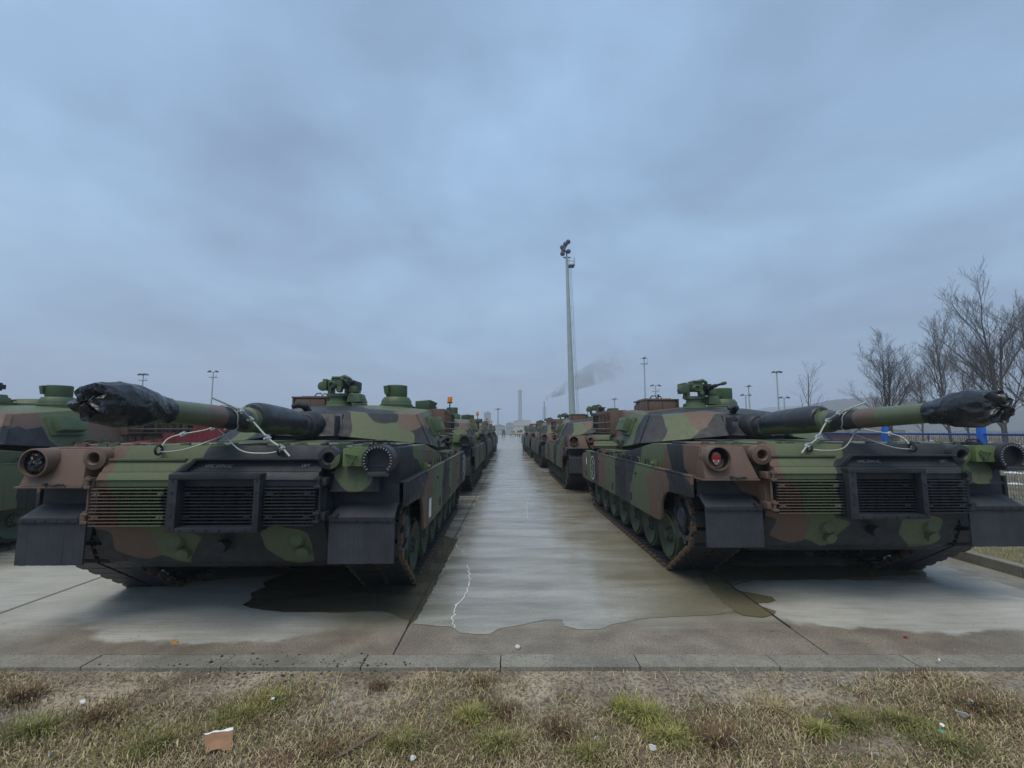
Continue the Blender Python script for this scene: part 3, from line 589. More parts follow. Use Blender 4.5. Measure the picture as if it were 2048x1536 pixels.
def puddle_mat(name, c1, c2, rough):
    m, t, b = mat(name); P = N(t, 'ShaderNodeNewGeometry').outputs['Position']
    st = noi(t, vmul(t, P, (.5, 2.4, 1)), 1.2, 6, .6, .5)
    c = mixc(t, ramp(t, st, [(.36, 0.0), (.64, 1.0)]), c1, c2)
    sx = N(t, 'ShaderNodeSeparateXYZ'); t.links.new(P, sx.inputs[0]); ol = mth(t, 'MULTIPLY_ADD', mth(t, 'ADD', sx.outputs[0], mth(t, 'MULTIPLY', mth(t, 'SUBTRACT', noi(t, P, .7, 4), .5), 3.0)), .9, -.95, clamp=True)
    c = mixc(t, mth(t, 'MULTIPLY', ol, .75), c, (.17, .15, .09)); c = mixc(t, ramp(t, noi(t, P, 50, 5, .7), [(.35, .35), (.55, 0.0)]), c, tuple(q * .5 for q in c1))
    t.links.new(c, b.inputs['Base Color']); t.links.new(ramp(t, noi(t, vmul(t, P, (.6, 2.2, 1)), 1.6, 5, .6), [(.40, rough[0]), (.66, rough[1])]), b.inputs['Roughness'])
    b.inputs['IOR'].default_value = 1.36; bump(t, b, noi(t, vmul(t, P, (1, 2.5, 1)), 26, 4), .10, .01)
    return m
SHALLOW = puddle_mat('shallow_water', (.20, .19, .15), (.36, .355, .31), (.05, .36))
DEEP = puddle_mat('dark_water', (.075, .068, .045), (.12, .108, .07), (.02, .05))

def sheet(name, pts, z, m):
    mb = MB(); mb.add([(x, y, z) for x, y in pts], [tuple(range(len(pts)))]); o = obj(name, mb.mesh(name, [m], 0, 0)); return tag(o, kind='structure')
SOIL = simple('far_ground', (.105, .098, .06), .95, c2=(.055, .055, .035), scale=.05)
tag(sheet('ground', [(-1500, -40), (1500, -40), (1500, 1500), (-1500, 1500)], -.32, SOIL), 'flat open ground under and beyond the yard')
yard = tag(sheet('yard', [(-70, 3.99), (6.1, 3.99), (6.1, 190), (-70, 190)], -.014, CONCF), 'wet grey concrete yard stretching away between the tank rows')
cols = [-24.5, -20.7, -16.9, -13.1, -9.2, -5.3, -1.0, 2.69, 6.1]; rows = [3.985 + 5.1 * i for i in range(10)]
for i in range(len(cols) - 1):
    for j in range(len(rows) - 1):
        m = MB(); g = .007; dz = rnd.uniform(-.0015, .0015)
        m.box(cols[i] + g, cols[i + 1] - g, rows[j] + g, rows[j + 1] - g, -.16, dz); part('concrete_slab', m, CONC, yard, bevel=.004, smooth=0)
# kerb of flush stones along the verge
def kerb_mat():
    m, t, b = mat('kerb_stone'); P = N(t, 'ShaderNodeNewGeometry').outputs['Position']
    c = mixc(t, ramp(t, noi(t, P, 2.0, 6, .65), [(.35, 0.0), (.65, 1.0)]), (.15, .14, .112), (.27, .255, .205))
    c = mixc(t, ramp(t, noi(t, P, 170, 2, .8), [(.6, 0.0), (.68, .55)]), c, (.5, .49, .45))
    c = mixc(t, ramp(t, noi(t, P, 60, 4, .7), [(.38, .6), (.5, 0.0)]), c, (.07, .068, .06))
    t.links.new(c, b.inputs['Base Color']); b.inputs['Roughness'].default_value = .75; bump(t, b, noi(t, P, 110, 4), .5, .004); return m
KERB = kerb_mat()
kb = obj('kerb', None, None, (0, 3.88, -.2)); tag(kb, kind='structure')
for i in range(-9, 10):
    x = -.085 + 1.122 * i
    m = MB(); m.box(x + .004, x + 1.118, -.10 + rnd.uniform(-.003, .003), .098, .0, .205 + rnd.uniform(-.003, .003)); part('kerb_stone', m, KERB, kb, bevel=.006, smooth=0)
kr = obj('raised_kerb', None, None, (6.7, 0, 0)); tag(kr, kind='structure')
for j in range(40):
    m = MB(); y = 3.0 + j; m.box(-.06, .10, y + .004, y + .996, -.2, .125 + rnd.uniform(-.002, .002)); part('kerb_stone', m, KERB, kr, bevel=.012, smooth=0)
gu = obj('gutter', None, None, (6.37, 0, 0)); tag(gu, kind='structure')
for j in range(40):
    for k in range(2):
        m = MB(); y = 3.0 + j; m.box(-.265 + k * .265, -.005 + k * .265, y + .005, y + .995, -.2, -.004 - .006 * k + rnd.uniform(-.003, .003)); part('gutter_slab', m, KERB, gu, bevel=.006, smooth=0)

# puddles, outlined on the ground
def outline(px, jit=.012, z=0.0):
    P = [Vector(gnd(*q)[:2]) for q in px]; o = []
    for i, a in enumerate(P):
        b = P[(i + 1) % len(P)]; n = max(1, int((b - a).length / .07)); d = (b - a).normalized(); nr = Vector((-d.y, d.x))
        for k in range(n):
            q = a.lerp(b, k / n); jj = jit * min(1, (b - a).length / .3)
            o.append(q + nr * (noise.noise((q.x * 5, q.y * 9, 3)) * jj * 2.5 + noise.noise((q.x * 23, q.y * 31, 7)) * jj))
    return [(q.x, q.y) for q in o]
from mathutils.geometry import tessellate_polygon
def puddle(px, z, m, label):
    pts = outline(px); tri = tessellate_polygon([[Vector((x, y, 0)) for x, y in pts]])
    mb = MB(); mb.add([(x, y, z) for x, y in pts], [tuple(t) for t in tri]); o = obj('puddle', mb.mesh('puddle', [m], 0, 0))
    for p in o.data.polygons:
        if p.normal.z < 0: p.flip()
    return tag(o, label, kind='structure')
puddle([(825, 1248), (860, 1251), (900, 1254), (920, 1267), (980, 1269), (1000, 1257), (1024, 1254), (1089, 1240), (1124, 1240), (1129, 1252), (1159, 1260), (1199, 1259), (1234, 1246), (1304, 1236), (1424, 1230), (1470, 1224),
        (1440, 1190), (1400, 1150), (1310, 1090), (1190, 985), (1130, 955), (1060, 935), (1010, 935), (960, 990), (915, 1080), (880, 1160), (840, 1225)], .0030, SHALLOW, 'shallow water film filling the aisle between the two tanks')
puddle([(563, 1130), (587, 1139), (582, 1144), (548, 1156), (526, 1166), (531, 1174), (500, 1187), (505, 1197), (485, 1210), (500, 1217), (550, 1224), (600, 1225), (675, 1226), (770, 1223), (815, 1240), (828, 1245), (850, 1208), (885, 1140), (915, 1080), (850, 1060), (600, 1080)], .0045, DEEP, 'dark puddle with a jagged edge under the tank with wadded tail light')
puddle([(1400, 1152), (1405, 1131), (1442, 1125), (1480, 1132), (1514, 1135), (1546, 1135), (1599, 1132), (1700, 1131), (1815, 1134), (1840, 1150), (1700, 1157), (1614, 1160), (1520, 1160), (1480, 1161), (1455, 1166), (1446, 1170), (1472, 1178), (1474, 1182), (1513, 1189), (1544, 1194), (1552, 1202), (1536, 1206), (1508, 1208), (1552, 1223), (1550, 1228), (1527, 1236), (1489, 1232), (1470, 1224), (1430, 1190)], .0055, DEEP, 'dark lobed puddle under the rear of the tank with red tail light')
# pale cracks in the slabs
CRACK = simple('lime_crack', (.62, .62, .58), .7, var=.15, scale=50)
def crack(px, w0):
    P = [Vector(gnd(*q)[:2]) for q in px]; path = []
    for a, b in zip(P, P[1:]):
        n = max(2, int((b - a).length / .05))
        for k in range(n):
            q = a.lerp(b, k / n); path.append(q + Vector((noise.noise((q.x * 12, q.y * 12, 0)), noise.noise((q.x * 12, q.y * 12, 5)))) * .035)
    vs = []; fs = []
    for i, q in enumerate(path):
        d = (path[min(i + 1, len(path) - 1)] - path[max(0, i - 1)]).normalized(); nr = Vector((-d.y, d.x)); wd = w0 * (.35 + 1.3 * abs(noise.noise((q.x * 7, q.y * 7, 9))))
        vs += [(*(q - nr * wd), .0075), (*(q + nr * wd), .0075)]
        if i: fs.append((2 * i - 2, 2 * i - 1, 2 * i + 1, 2 * i))
    m = MB(); m.add(vs, fs); o = part('crack', m, CRACK, yard, smooth=0)
crack([(908, 1258), (905, 1235), (912, 1215), (935, 1185), (940, 1160), (938, 1140), (934, 1128)], .011)
crack([(930, 1108), (918, 1098), (912, 1088)], .008)
crack([(978, 1052), (1020, 1045), (1055, 1038), (1054, 1010), (1060, 985)], .006)
crack([(1060, 1037), (1110, 1041)], .005)

# bitumen seals in the long joints, standing a hair above the water film
SEAL = simple('joint_seal', (.03, .03, .028), .6, var=.3, scale=20)
for xj, w_ in ((-1.0, .008), (2.69, .008), (-5.3, .007)):
    m = MB(); n = 60; vs = []; fs = []
    for i in range(n + 1):
        y = 4.5 + 40 * (i / n) ** 1.6; d = .004 * noise.noise((xj, y * 4, 0)); vs += [(xj - w_ + d, y, .0085), (xj + w_ + d, y, .0085)]
        if i: fs.append((2 * i - 2, 2 * i - 1, 2 * i + 1, 2 * i))
    m.add(vs, fs); part('joint_seal', m, SEAL, yard, smooth=0)
# verge in front of the kerb
def verge_mat():
    m, t, b = mat('verge_soil'); P = N(t, 'ShaderNodeNewGeometry').outputs['Position']
    c = mixc(t, ramp(t, noi(t, P, 2.2, 6, .65), [(.36, 0.0), (.64, 1.0)]), (.17, .13, .088), (.50, .42, .30))
    c = mixc(t, ramp(t, noi(t, P, 1.2, 4), [(.45, 0.0), (.6, .6)]), c, (.27, .25, .20))
    c = mixc(t, ramp(t, noi(t, P, 38, 5, .75), [(.40, .8), (.54, 0.0)]), c, (.05, .042, .03))
    c = mixc(t, ramp(t, noi(t, P, 130, 3, .7), [(.58, 0.0), (.68, .7)]), c, (.42, .37, .28))
    t.links.new(c, b.inputs['Base Color']); b.inputs['Roughness'].default_value = .95; bump(t, b, noi(t, P, 60, 6, .7), .8, .02); return m
SOILN = verge_mat()
def vz(x, y):
    k = min(1, max(.15, (3.78 - y) / .5)); return -.026 - .02 * k + .03 * k * noise.noise((x * .9, y * .9, 0)) + .022 * k * noise.noise((x * 4, y * 4, 2)) + .006 * noise.noise((x * 19, y * 19, 4)) + max(0, 3.2 - y) * .02
m = MB(); nx, ny = 300, 74; x0, x1, y0, y1 = -7.5, 7.5, 0.1, 3.785
m.add([(x0 + (x1 - x0) * i / nx, y0 + (y1 - y0) * j / ny, vz(x0 + (x1 - x0) * i / nx, y0 + (y1 - y0) * j / ny)) for j in range(ny + 1) for i in range(nx + 1)],
      [(j * (nx + 1) + i, j * (nx + 1) + i + 1, (j + 1) * (nx + 1) + i + 1, (j + 1) * (nx + 1) + i) for j in range(ny) for i in range(nx)])
tag(obj('verge', m.mesh('verge', [SOILN], 0, 60)), 'strip of bare trampled soil before the kerb', kind='structure')
# grass, dead stems and crumbs
GR = [simple('grass_green', (.23, .24, .06), .7, c2=(.12, .13, .035), scale=2.5), simple('grass_straw', (.58, .49, .28), .8, c2=(.26, .19, .095), scale=14), simple('grass_dead', (.20, .115, .065), .85, c2=(.095, .06, .04), scale=3), simple('grass_lime', (.33, .34, .07), .7, c2=(.20, .22, .055), scale=3)]
def blade(mb, x, y, z, L, wd, az, lean, mi):
    d = Vector((math.cos(az), math.sin(az), 0)); s = Vector((-d.y, d.x, 0)) * wd
    p0 = Vector((x, y, z - .005)); p1 = p0 + d * L * lean * .45 + Vector((0, 0, L * (1 - lean * .45) * .6)); p2 = p0 + d * L * lean + Vector((0, 0, L * max(.08, 1 - lean) * .95))
    mb.add([p0 - s, p0 + s, p1 + s * .7, p1 - s * .7, p2], [(0, 1, 2, 3), (3, 2, 4)], mi)
gm = MB()
clumps = [(*gnd(px, py, -.05)[:2], r, k, h) for px, py, r, k, h in ((1290, 1445, .22, 3, .085), (1250, 1425, .12, 3, .08), (940, 1440, .16, 3, .075), (1340, 1490, .2, 3, .07), (1640, 1470, .13, 3, .07), (1700, 1450, .25, 0, .06), (1900, 1500, .3, 0, .06), (1120, 1470, .18, 2, .06), (1000, 1430, .2, 2, .05),
            (1430, 1490, .3, 2, .06), (480, 1440, .3, 0, .055), (300, 1500, .35, 0, .06), (60, 1470, .3, 0, .06), (40, 1400, .25, 2, .05), (650, 1510, .3, 2, .05), (800, 1500, .25, 0, .06), (1550, 1425, .2, 1, .06), (1960, 1420, .25, 2, .06), (760, 1380, .1, 2, .05), (960, 1375, .08, 2, .05), (1800, 1450, .2, 0, .06), (540, 1410, .25, 0, .05), (1000, 1500, .25, 0, .06), (1180, 1520, .2, 0, .06), (200, 1430, .3, 2, .05))]
def dens(x, y): return max(.04, min(1, (3.55 - y) * 1.2 + .15 + 1.5 * noise.noise((x * 1.1, y * 1.6, 11)) + .7 * noise.noise((x * 4, y * 5, 3))))
for i in range(150000):
    y = 1.9 + 1.85 * rnd.random() ** .9; x = rnd.uniform(-1.6, 1.6) * (y + .35)
    if rnd.random() > dens(x, y): continue
    k = rnd.random(); q = noise.noise((x * 1.7, y * 1.7, 5))
    mi = 1 if k < .46 - q * .3 else (2 if k < .76 else 0)
    if mi == 0 and q < -.2: mi = 2
    L = (.025 + .085 * rnd.random() ** 1.7) * (1.15 if mi else 1.0); lean = rnd.uniform(.78, .99) if mi else rnd.uniform(.45, .95)
    blade(gm, x, y, vz(x, y), L, rnd.uniform(.0016, .0036), rnd.uniform(0, 6.3), lean, mi)
for cx, cy, r, k, h in clumps:
    for i in range(int(900 * (r / .2) ** 1.3)):
        a = rnd.uniform(0, 6.3); q = r * abs(rnd.gauss(0, .5)); x = cx + q * math.cos(a); y = cy + q * math.sin(a) * .8
        if y > 3.74: continue
        blade(gm, x, y, vz(x, y), h * rnd.uniform(.6, 1.9), rnd.uniform(.0016, .0032), a + rnd.uniform(-1, 1), rnd.uniform(.2, .85), k if rnd.random() < .7 else rnd.choice((0, 1, 2)))
tag(obj('grass', gm.mesh('grass', GR, 0, 0)), 'patchy winter grass with dead stems on the verge', kind='stuff')
cm = MB()
CR = [simple('dark_crumb', (.035, .033, .032), .9, var=.3), simple('pale_crumb', (.50, .47, .40), .9, var=.3), simple('brown_crumb', (.15, .11, .08), .9, var=.3)]
def pebble(mb, x, y, z, r, mi):
    M = Matrix.Rotation(rnd.uniform(0, 6), 3, 'Z'); v = [Vector(q) * r * rnd.uniform(.7, 1.2) for q in ((1, 0, 0), (0, 1, 0), (-1, 0, 0), (0, -1, 0), (0, 0, .7), (0, 0, -.5))]
    mb.add([M @ q + Vector((x, y, z)) for q in v], [(0, 1, 4), (1, 2, 4), (2, 3, 4), (3, 0, 4), (1, 0, 5), (2, 1, 5), (3, 2, 5), (0, 3, 5)], mi)
for i in range(5200):
    y = rnd.uniform(2.2, 3.76); x = rnd.uniform(-1.3, 1.3) * (y + .3); pebble(cm, x, y, vz(x, y), .002 + .006 * rnd.random() ** 4, rnd.choice((0, 1, 2, 2)))
for i in range(420):
    px = rnd.gauss(590, 150); py = rnd.gauss(1338, 12); x, y, _ = gnd(px, py); z = .008 if 3.78 < y < 3.98 else (.003 if y >= 3.98 else vz(x, y)); pebble(cm, x, y, z, .003 + .016 * rnd.random() ** 4, 0)
for i in range(1500):
    y = rnd.uniform(3.8, 4.6); x = rnd.uniform(-1.3, 1.3) * y; pebble(cm, x, y, .007 if y < 3.99 else .002, .0015 + .004 * rnd.random() ** 5, rnd.choice((0, 0, 1, 2)))
tag(obj('crumbs', cm.mesh('crumbs', CR, 0, 0)), 'loose grit and soil crumbs along the kerb', kind='stuff')

# right verge beyond the raised kerb
def gz(x, y): return .10 + .02 * noise.noise((x, y, 0)) + max(0, x - 11.0) * .012
m = MB(); nx, ny = 50, 90
m.add([(6.79 + 60 * (i / nx) ** 2, 3 + 90 * (j / ny) ** 1.5, gz(6.79 + 60 * (i / nx) ** 2, 3 + 90 * (j / ny) ** 1.5)) for j in range(ny + 1) for i in range(nx + 1)], [(j * (nx + 1) + i, j * (nx + 1) + i + 1, (j + 1) * (nx + 1) + i + 1, (j + 1) * (nx + 1) + i) for j in range(ny) for i in range(nx)])
tag(obj('grass_bank', m.mesh('grass_bank', [simple('bank_turf', (.16, .135, .065), .95, c2=(.08, .075, .04), scale=1.2, bumpd=.02)], 0, 60)), 'grassy bank beyond the raised kerb', kind='structure')
bm_ = MB()
for i in range(16000):
    x = 6.82 + 3.6 * rnd.random(); y = 4 + 9 * rnd.random(); blade(bm_, x, y, gz(x, y), rnd.uniform(.04, .10), rnd.uniform(.002, .004), rnd.uniform(0, 6.3), rnd.uniform(.3, .8), rnd.choice((0, 3, 3, 1)))
tag(obj('bank_grass', bm_.mesh('bank_grass', GR, 0, 0)), 'yellow green grass on the bank by the blue fence', kind='stuff')

# ------------------------------------------------------------------ tanks in their rows
proto, proto_gun = make_tank()
def kids(o): return [c for c in LVL if c.parent == o]
CH = {}
for o in list(LVL): CH.setdefault(o.parent, []).append(o)
def copy_tree(o, parent, keep):
    c = o.copy(); col.objects.link(c); c.parent = parent
    for ch in CH.get(o, []):
        if LVL[ch] in keep: copy_tree(ch, c, keep)
    return c
TANKS = [  # x, y, yaw, near?, label, group
    (-2.878, 4.236, .0193, 1, 'camouflaged battle tank with black plastic stuffed in its tail light housing', None),
    (3.884, 4.875, .0133, 1, 'camouflaged battle tank with bare red tail light beside the raised kerb', None),
    (-9.65, 4.25, .015, 0, 'camouflaged battle tank in front of the long red container', None)]
ORD = ['second', 'third', 'fourth', 'fifth']
for i in range(4):
    TANKS.append((-2.93 - .06 * i, 12.75 + 8.45 * i, .008, 0, ORD[i] + ' tank in the row that starts with the plastic stuffed tail light', 'tanks parked nose to tail'))
for i in range(4):
    TANKS.append((3.50 - .13 * i - (.12 if i else 0), 13.35 + 8.4 * i, .012, 0, ORD[i] + ' tank in the row that starts with the red tail light', 'tanks parked nose to tail'))
tanks = []
for x, y, a, near, lab, grp in TANKS:
    t = copy_tree(proto, None, (0, 1) if near else (1, 2)); t.location = (x, y, 0); t.rotation_euler = (0, 0, a); t.name = 'tank'
    tag(t, lab, 'tank', grp); tanks.append(t)
def drop(o):
    for c in CH.get(o, []): drop(c)
    bpy.data.objects.remove(o)
drop(proto)
TL, TR = tanks[0], tanks[1]
bpy.context.view_layer.update()
GUNYAW = {TL: 0.0, TR: R(1.7)}
for t in tanks:
    for c in t.children:
        if c.name.startswith('gun_barrel'): c.rotation_euler[2] = GUNYAW.get(t, 0.0)
bpy.context.view_layer.update()
def gunM(t):
    g = [c for c in t.children if c.name.startswith('gun_barrel')][0]; return t.matrix_basis @ g.matrix_basis
def own(name, mb, mats, t, bevel=0, smooth=32):
    return obj(name, mb.mesh(name, mats, bevel, smooth), t)

# what sits in the tail light housings
m = MB(); nu, nv = 26, 16; vs = []; fs = []
for j in range(nv + 1):
    for i in range(nu):
        a = 2 * math.pi * i / nu; r = .108 * math.sin(math.pi * .5 * j / nv); d = .07 * max(0, 1 - (r / .108) ** 2) ** .5
        p = Vector((r * math.cos(a), -d, r * math.sin(a))); p += Vector((noise.noise(p * 22), 1.3 * noise.noise(p * 30 + Vector((3, 1, 2))), noise.noise(p * 22 + Vector((9, 9, 9))))) * .028
        vs.append(Vector((-1.612, .105, 1.585)) + p)
for j in range(nv):
    for i in range(nu): fs.append((j * nu + i, j * nu + (i + 1) % nu, (j + 1) * nu + (i + 1) % nu, (j + 1) * nu + i))
m.add(vs, fs); o = obj('plastic_wad', m.mesh('plastic_wad', [PLASTIC], 0, 25)); o.matrix_basis = TL.matrix_basis
tag(o, 'crumpled black plastic wad stuffed into a brown tail light housing', 'plastic')
m = MB(); m.prism([(-1.675, 1.60), (-1.655, 1.64), (-1.622, 1.655), (-1.589, 1.64), (-1.569, 1.60), (-1.575, 1.56), (-1.60, 1.515), (-1.622, 1.505), (-1.644, 1.515), (-1.669, 1.56)], 'y', .10, .152, 1)
m.box(-1.668, -1.576, .094, .101, 1.575, 1.625, 0); m.box(-1.66, -1.645, .096, .1, 1.545, 1.565, 2); m.box(-1.61, -1.595, .096, .1, 1.545, 1.565, 2); m.box(-1.628, -1.616, .096, .1, 1.522, 1.535, 2)
tl = own('tail_light', m, [REDLENS, LENSR, WHITE], TR, bevel=.004); tl['label'] = 'red lens of the tail light'
dl = tl.data.copy(); dl.materials.clear(); [dl.materials.append(q) for q in (simple('dull_lens', (.09, .02, .02), .4), BROWNP, DARK)]
for t in tanks[2:]: obj('tail_light', dl, t)
# emblems, marker patches and stencils on the two near tanks
def oval(mb, s, cy, cz, ry, rz, wd, n=36):
    vs = []; fs = []
    for k in range(n):
        a = 2 * math.pi * k / n
        for q in (1.0, 1 - wd / ry): vs.append((s * 1.8345, cy + ry * q * math.cos(a), cz + (rz - (0 if q == 1.0 else wd)) * math.sin(a)))
    for k in range(n): a = 2 * k; b = 2 * ((k + 1) % n); fs.append((a, b, b + 1, a + 1))
    mb.add(vs, fs)
for t, s, cy in ((TL, 1, 6.95), (TR, -1, 6.03)):
    m = MB(); oval(m, s, cy, 1.0, .28, .28, .022)
    for k in range(7):
        a = rnd.uniform(-.9, .9); z = .83 + k * .055; y = cy + .08 * math.sin(k * 2.1)
        m.obox((s * 1.8345, y, z), (.002, .15, .011), Matrix.Rotation(a, 3, 'X'))
    e = own('unit_emblem', m, [WHITE], t, smooth=0); e['label'] = 'white oval outline emblem painted on the skirt'
m = MB(); m.box(1.8325, 1.835, 1.72, 1.89, .745, .985); own('marker_patch', m, [WHITE], TL, smooth=0)
m = MB(); m.box(-1.835, -1.8325, 6.80, 6.88, 1.02, 1.19); own('marker_patch', m, [WHITE], TR, smooth=0)
def text(t, s, x, y, z, size, rx, mt, sx=1.0):
    cu = bpy.data.curves.new('stencil', 'FONT'); cu.body = s; cu.size = size; o = bpy.data.objects.new('stencil_writing', cu); col.objects.link(o)
    bpy.context.view_layer.update(); me = bpy.data.meshes.new_from_object(o); bpy.data.objects.remove(o); me.materials.clear(); me.materials.append(mt)
    q = obj('stencil_writing', me, t, (x, y, z), (rx, 0, 0)); q.scale = (sx, 1, 1); return q
for t in (TL, TR):
    text(t, 'HMC SWN bC', -.06, .088, 1.535, .052, R(60), CHALK, .8)
    text(t, 'LIFT', .86, .088, 1.54, .045, R(60), CHALK)

# plastic sleeves over the muzzles (things of their own), laid along each gun
def muzzle_cover(t, y_in, y_out, label, seed):
    m = MB(); nu, nv = 72, 60; vs = []; fs = []; L = y_in - y_out; M = gunM(t); o_ = Vector((seed * 5.1, seed * 2.3, 0))
    for j in range(nv + 1):
        f = j / nv; yy = y_in - L * f - 2.3
        base = .104 + .050 * (math.sin(math.pi * .5 * min(1, max(0, f - .08) / .5)) ** 1.5) * (1 - .9 * max(0, f - .7) / .3)
        for i in range(nu):
            a = 2 * math.pi * i / nu
            q = Vector((math.cos(a) * 1.6, f * 4.2, math.sin(a) * 1.6)) + o_
            w1 = abs(noise.noise(q * 1.1)) ; w2 = abs(noise.noise(Vector((a * 1.5, f * 13, seed)) * .8)); w3 = noise.noise(q * 3.4)
            amp = .007 + .022 * max(0, f - .78) / .22
            r = base + amp * (.9 - 2.2 * w1) + amp * .5 * (w2 - .3) + .002 * w3
            if math.sin(a) > .2: r += .018 * math.sin(a) * min(1, f * 3) * (1 - f * .3)
            yo = .05 * noise.noise(Vector((math.cos(a) * 2.2, math.sin(a) * 2.2, seed))) * max(0, f - .8) / .2
            vs.append(Vector((r * math.cos(a), yy + yo, r * math.sin(a))))
    for j in range(nv):
        for i in range(nu): fs.append((j * nu + i, j * nu + (i + 1) % nu, (j + 1) * nu + (i + 1) % nu, (j + 1) * nu + i))
    b0 = nv * nu; k0 = len(vs)                  # crumpled closed end
    for ring in range(1, 7):
        for i in range(nu):
            p = vs[b0 + i].copy(); s = 1 - ring / 6.5; q = Vector((p.x * s, p.y, p.z * s))
            q.y += .05 * noise.noise(Vector((p.x * s * 15, p.z * s * 15, seed * 3))) + .03 * noise.noise(Vector((p.x * s * 34, p.z * s * 34, seed))) - .02 * (1 - s); vs.append(q)
    for ring in range(6):
        A = b0 if ring == 0 else k0 + (ring - 1) * nu; B = k0 + ring * nu
        for i in range(nu): fs.append((A + i, A + (i + 1) % nu, B + (i + 1) % nu, B + i))
    m.add(vs, fs)
    o = obj('muzzle_cover', m.mesh('muzzle_cover', [PLASTIC], 0, 38)); o.matrix_basis = M
    return tag(o, label, 'plastic sheet', 'plastic sheets wrapped over gun muzzles')
muzzle_cover(TL, -.54, -1.24, 'black plastic sheet wrapped over the gun muzzle of the tank with stuffed tail light', 1)
muzzle_cover(TR, -.66, -1.24, 'black plastic sheet wrapped over the gun muzzle of the tank with red tail light', 4)

# wire ropes lashing the guns to the deck eyes
def catm(P, n=10):
    P = [Vector(p) for p in P]; o = []
    for i in range(len(P) - 1):
        a, b, c, d = P[max(0, i - 1)], P[i], P[i + 1], P[min(len(P) - 1, i + 2)]
        for k in range(n):
            t = k / n; o.append(.5 * ((2 * b) + (c - a) * t + (2 * a - 5 * b + 4 * c - d) * t * t + (3 * b - a - 3 * c + d) * t ** 3))
    return o + [P[-1]]
def lashing(t, mir, label):
    gm_ = t.matrix_basis.inverted() @ gunM(t); rope = obj('wire_rope', None); rope.matrix_basis = t.matrix_basis
    tag(rope, label, 'rope', 'wire ropes lashing the guns')
    def G(y, a, r=.125): return gm_ @ Vector((r * math.sin(a), y - 2.3, r * math.cos(a)))
    eL, eR = Vector((-.55, .19, 1.70)), Vector((.62, .19, 1.70))
    s = mir; e0, e1 = (eL, eR) if s > 0 else (eR, eL)
    loops = [
        [e0 + Vector((0, -.03, -.02)), e0 + Vector((s * .25, -.1, .0)), e0 + Vector((s * .45, -.06, .07)), G(.32, s * 2.6, .14), G(.28, s * 2.0), G(.25, s * 1.2), G(.22, 0), G(.22, -s * 1.2), G(.25, -s * 2.2, .13), G(.3, -s * 2.8, .15), e1 + Vector((-s * .35, -.10, .0)), e1 + Vector((-s * .12, -.1, -.03)), e1 + Vector((0, -.04, -.01))],
        [e0 + Vector((0, -.03, .0)), e0 + Vector((s * .0, .1, .12)), e0 + Vector((s * .22, .25, .19)), e0 + Vector((s * .36, .35, .24)), G(.45, -s * 2.4, .16)],
        [G(.10, -s * .3, .16) + Vector((0, 0, .03)), G(.2, s * .5, .135), G(.33, s * 1.2, .15), G(.45, s * 1.75, .18), e1 + Vector((-s * .14, .02, .10)), e1 + Vector((s * .02, -.05, .02)), e1 + Vector((s * .12, -.09, -.06))]]
    for i, q in enumerate(loops):
        m = MB(); m.tube(catm(q), .0062 if i < 2 else .0095, 8); own('strand', m, [ROPE], rope)
    for f in (.30, .48, .66, .84):
        c = catm(loops[2]); p = c[int(f * (len(c) - 1))]; m = MB(); m.obox(p, (.045, .03, .04), Matrix.Rotation(.6, 3, 'Y')); m.tube([p + Vector((-.02, -.02, .02)), p + Vector((0, -.035, .03)), p + Vector((.02, -.02, .02))], .007, 6); m.lathe([(.012, 0), (.012, .03)], p + Vector((.015, -.01, .0)), (0, -1, .2), 6); m.lathe([(.012, 0), (.012, .03)], p + Vector((-.015, -.01, -.01)), (0, -1, .2), 6)
        own('clamp', m, [ZINC], rope)
    for f in (.35, .6, .8):
        c = catm(loops[1]); p = c[int(f * (len(c) - 1))]; m = MB(); m.obox(p, (.05, .03, .035), Matrix.Rotation(-.5, 3, 'Y')); m.lathe([(.011, 0), (.011, .03)], p, (0, -1, .2), 6); own('clamp', m, [ZINC], rope)
    for e in (eL, eR):
        m = MB(); m.tube([e + Vector((0, .035 * math.sin(a) * 0, 0)) + Vector((.0, -.045 + .045 * math.cos(a), .045 * math.sin(a))) for a in [k * math.pi / 6 for k in range(12)]], .012, 8, closed=True); ey = own('deck_eye', m, [DARK], t)
lashing(TL, 1, 'pale wire rope with clamps lashing the gun of the tank with stuffed tail light')
lashing(TR, -1, 'pale wire rope with clamps lashing the gun of the tank with red tail light')

# amber beacons standing on the bustle racks
def beacon(t, x, y, z0, h, label):
    o = obj('warning_beacon', None); o.matrix_basis = t.matrix_basis @ Matrix.Translation((x, y, z0)); tag(o, label, 'beacon', 'amber beacons on the tanks')
    m = MB(); m.tube([(0, 0, 0), (0, 0, h)], .014, 8); m.lathe([(.045, 0), (.045, .03), (.02, .04)], (0, 0, 0), (0, 0, 1), 12); own('stem', m, [DARK], o)
    m = MB(); m.lathe([(.05, 0), (.065, .01), (.065, .02), (.058, .025)], (0, 0, h), (0, 0, 1), 16); own('beacon_base', m, [DARK], o)
    m = MB(); m.lathe([(.056, 0), (.058, .01), (.056, .125), (.048, .135), (0, .137)], (0, 0, h + .022), (0, 0, 1), 20); own('beacon_lens', m, [AMBER], o)
beacon(TL, 1.545, 6.3, 2.335, .20, 'amber beacon on the tank with stuffed tail light')
beacon(TR, .85, 6.3, 2.36, .13, 'amber beacon on the tank with red tail light')
beacon(tanks[2], 1.545, 6.3, 2.335, .18, 'amber beacon on the tank before the red container')
for i in range(3): beacon(tanks[3 + i], 1.545, 6.3, 2.335, .2, 'amber beacon on the ' + ORD[i] + ' tank of the row with the stuffed tail light')

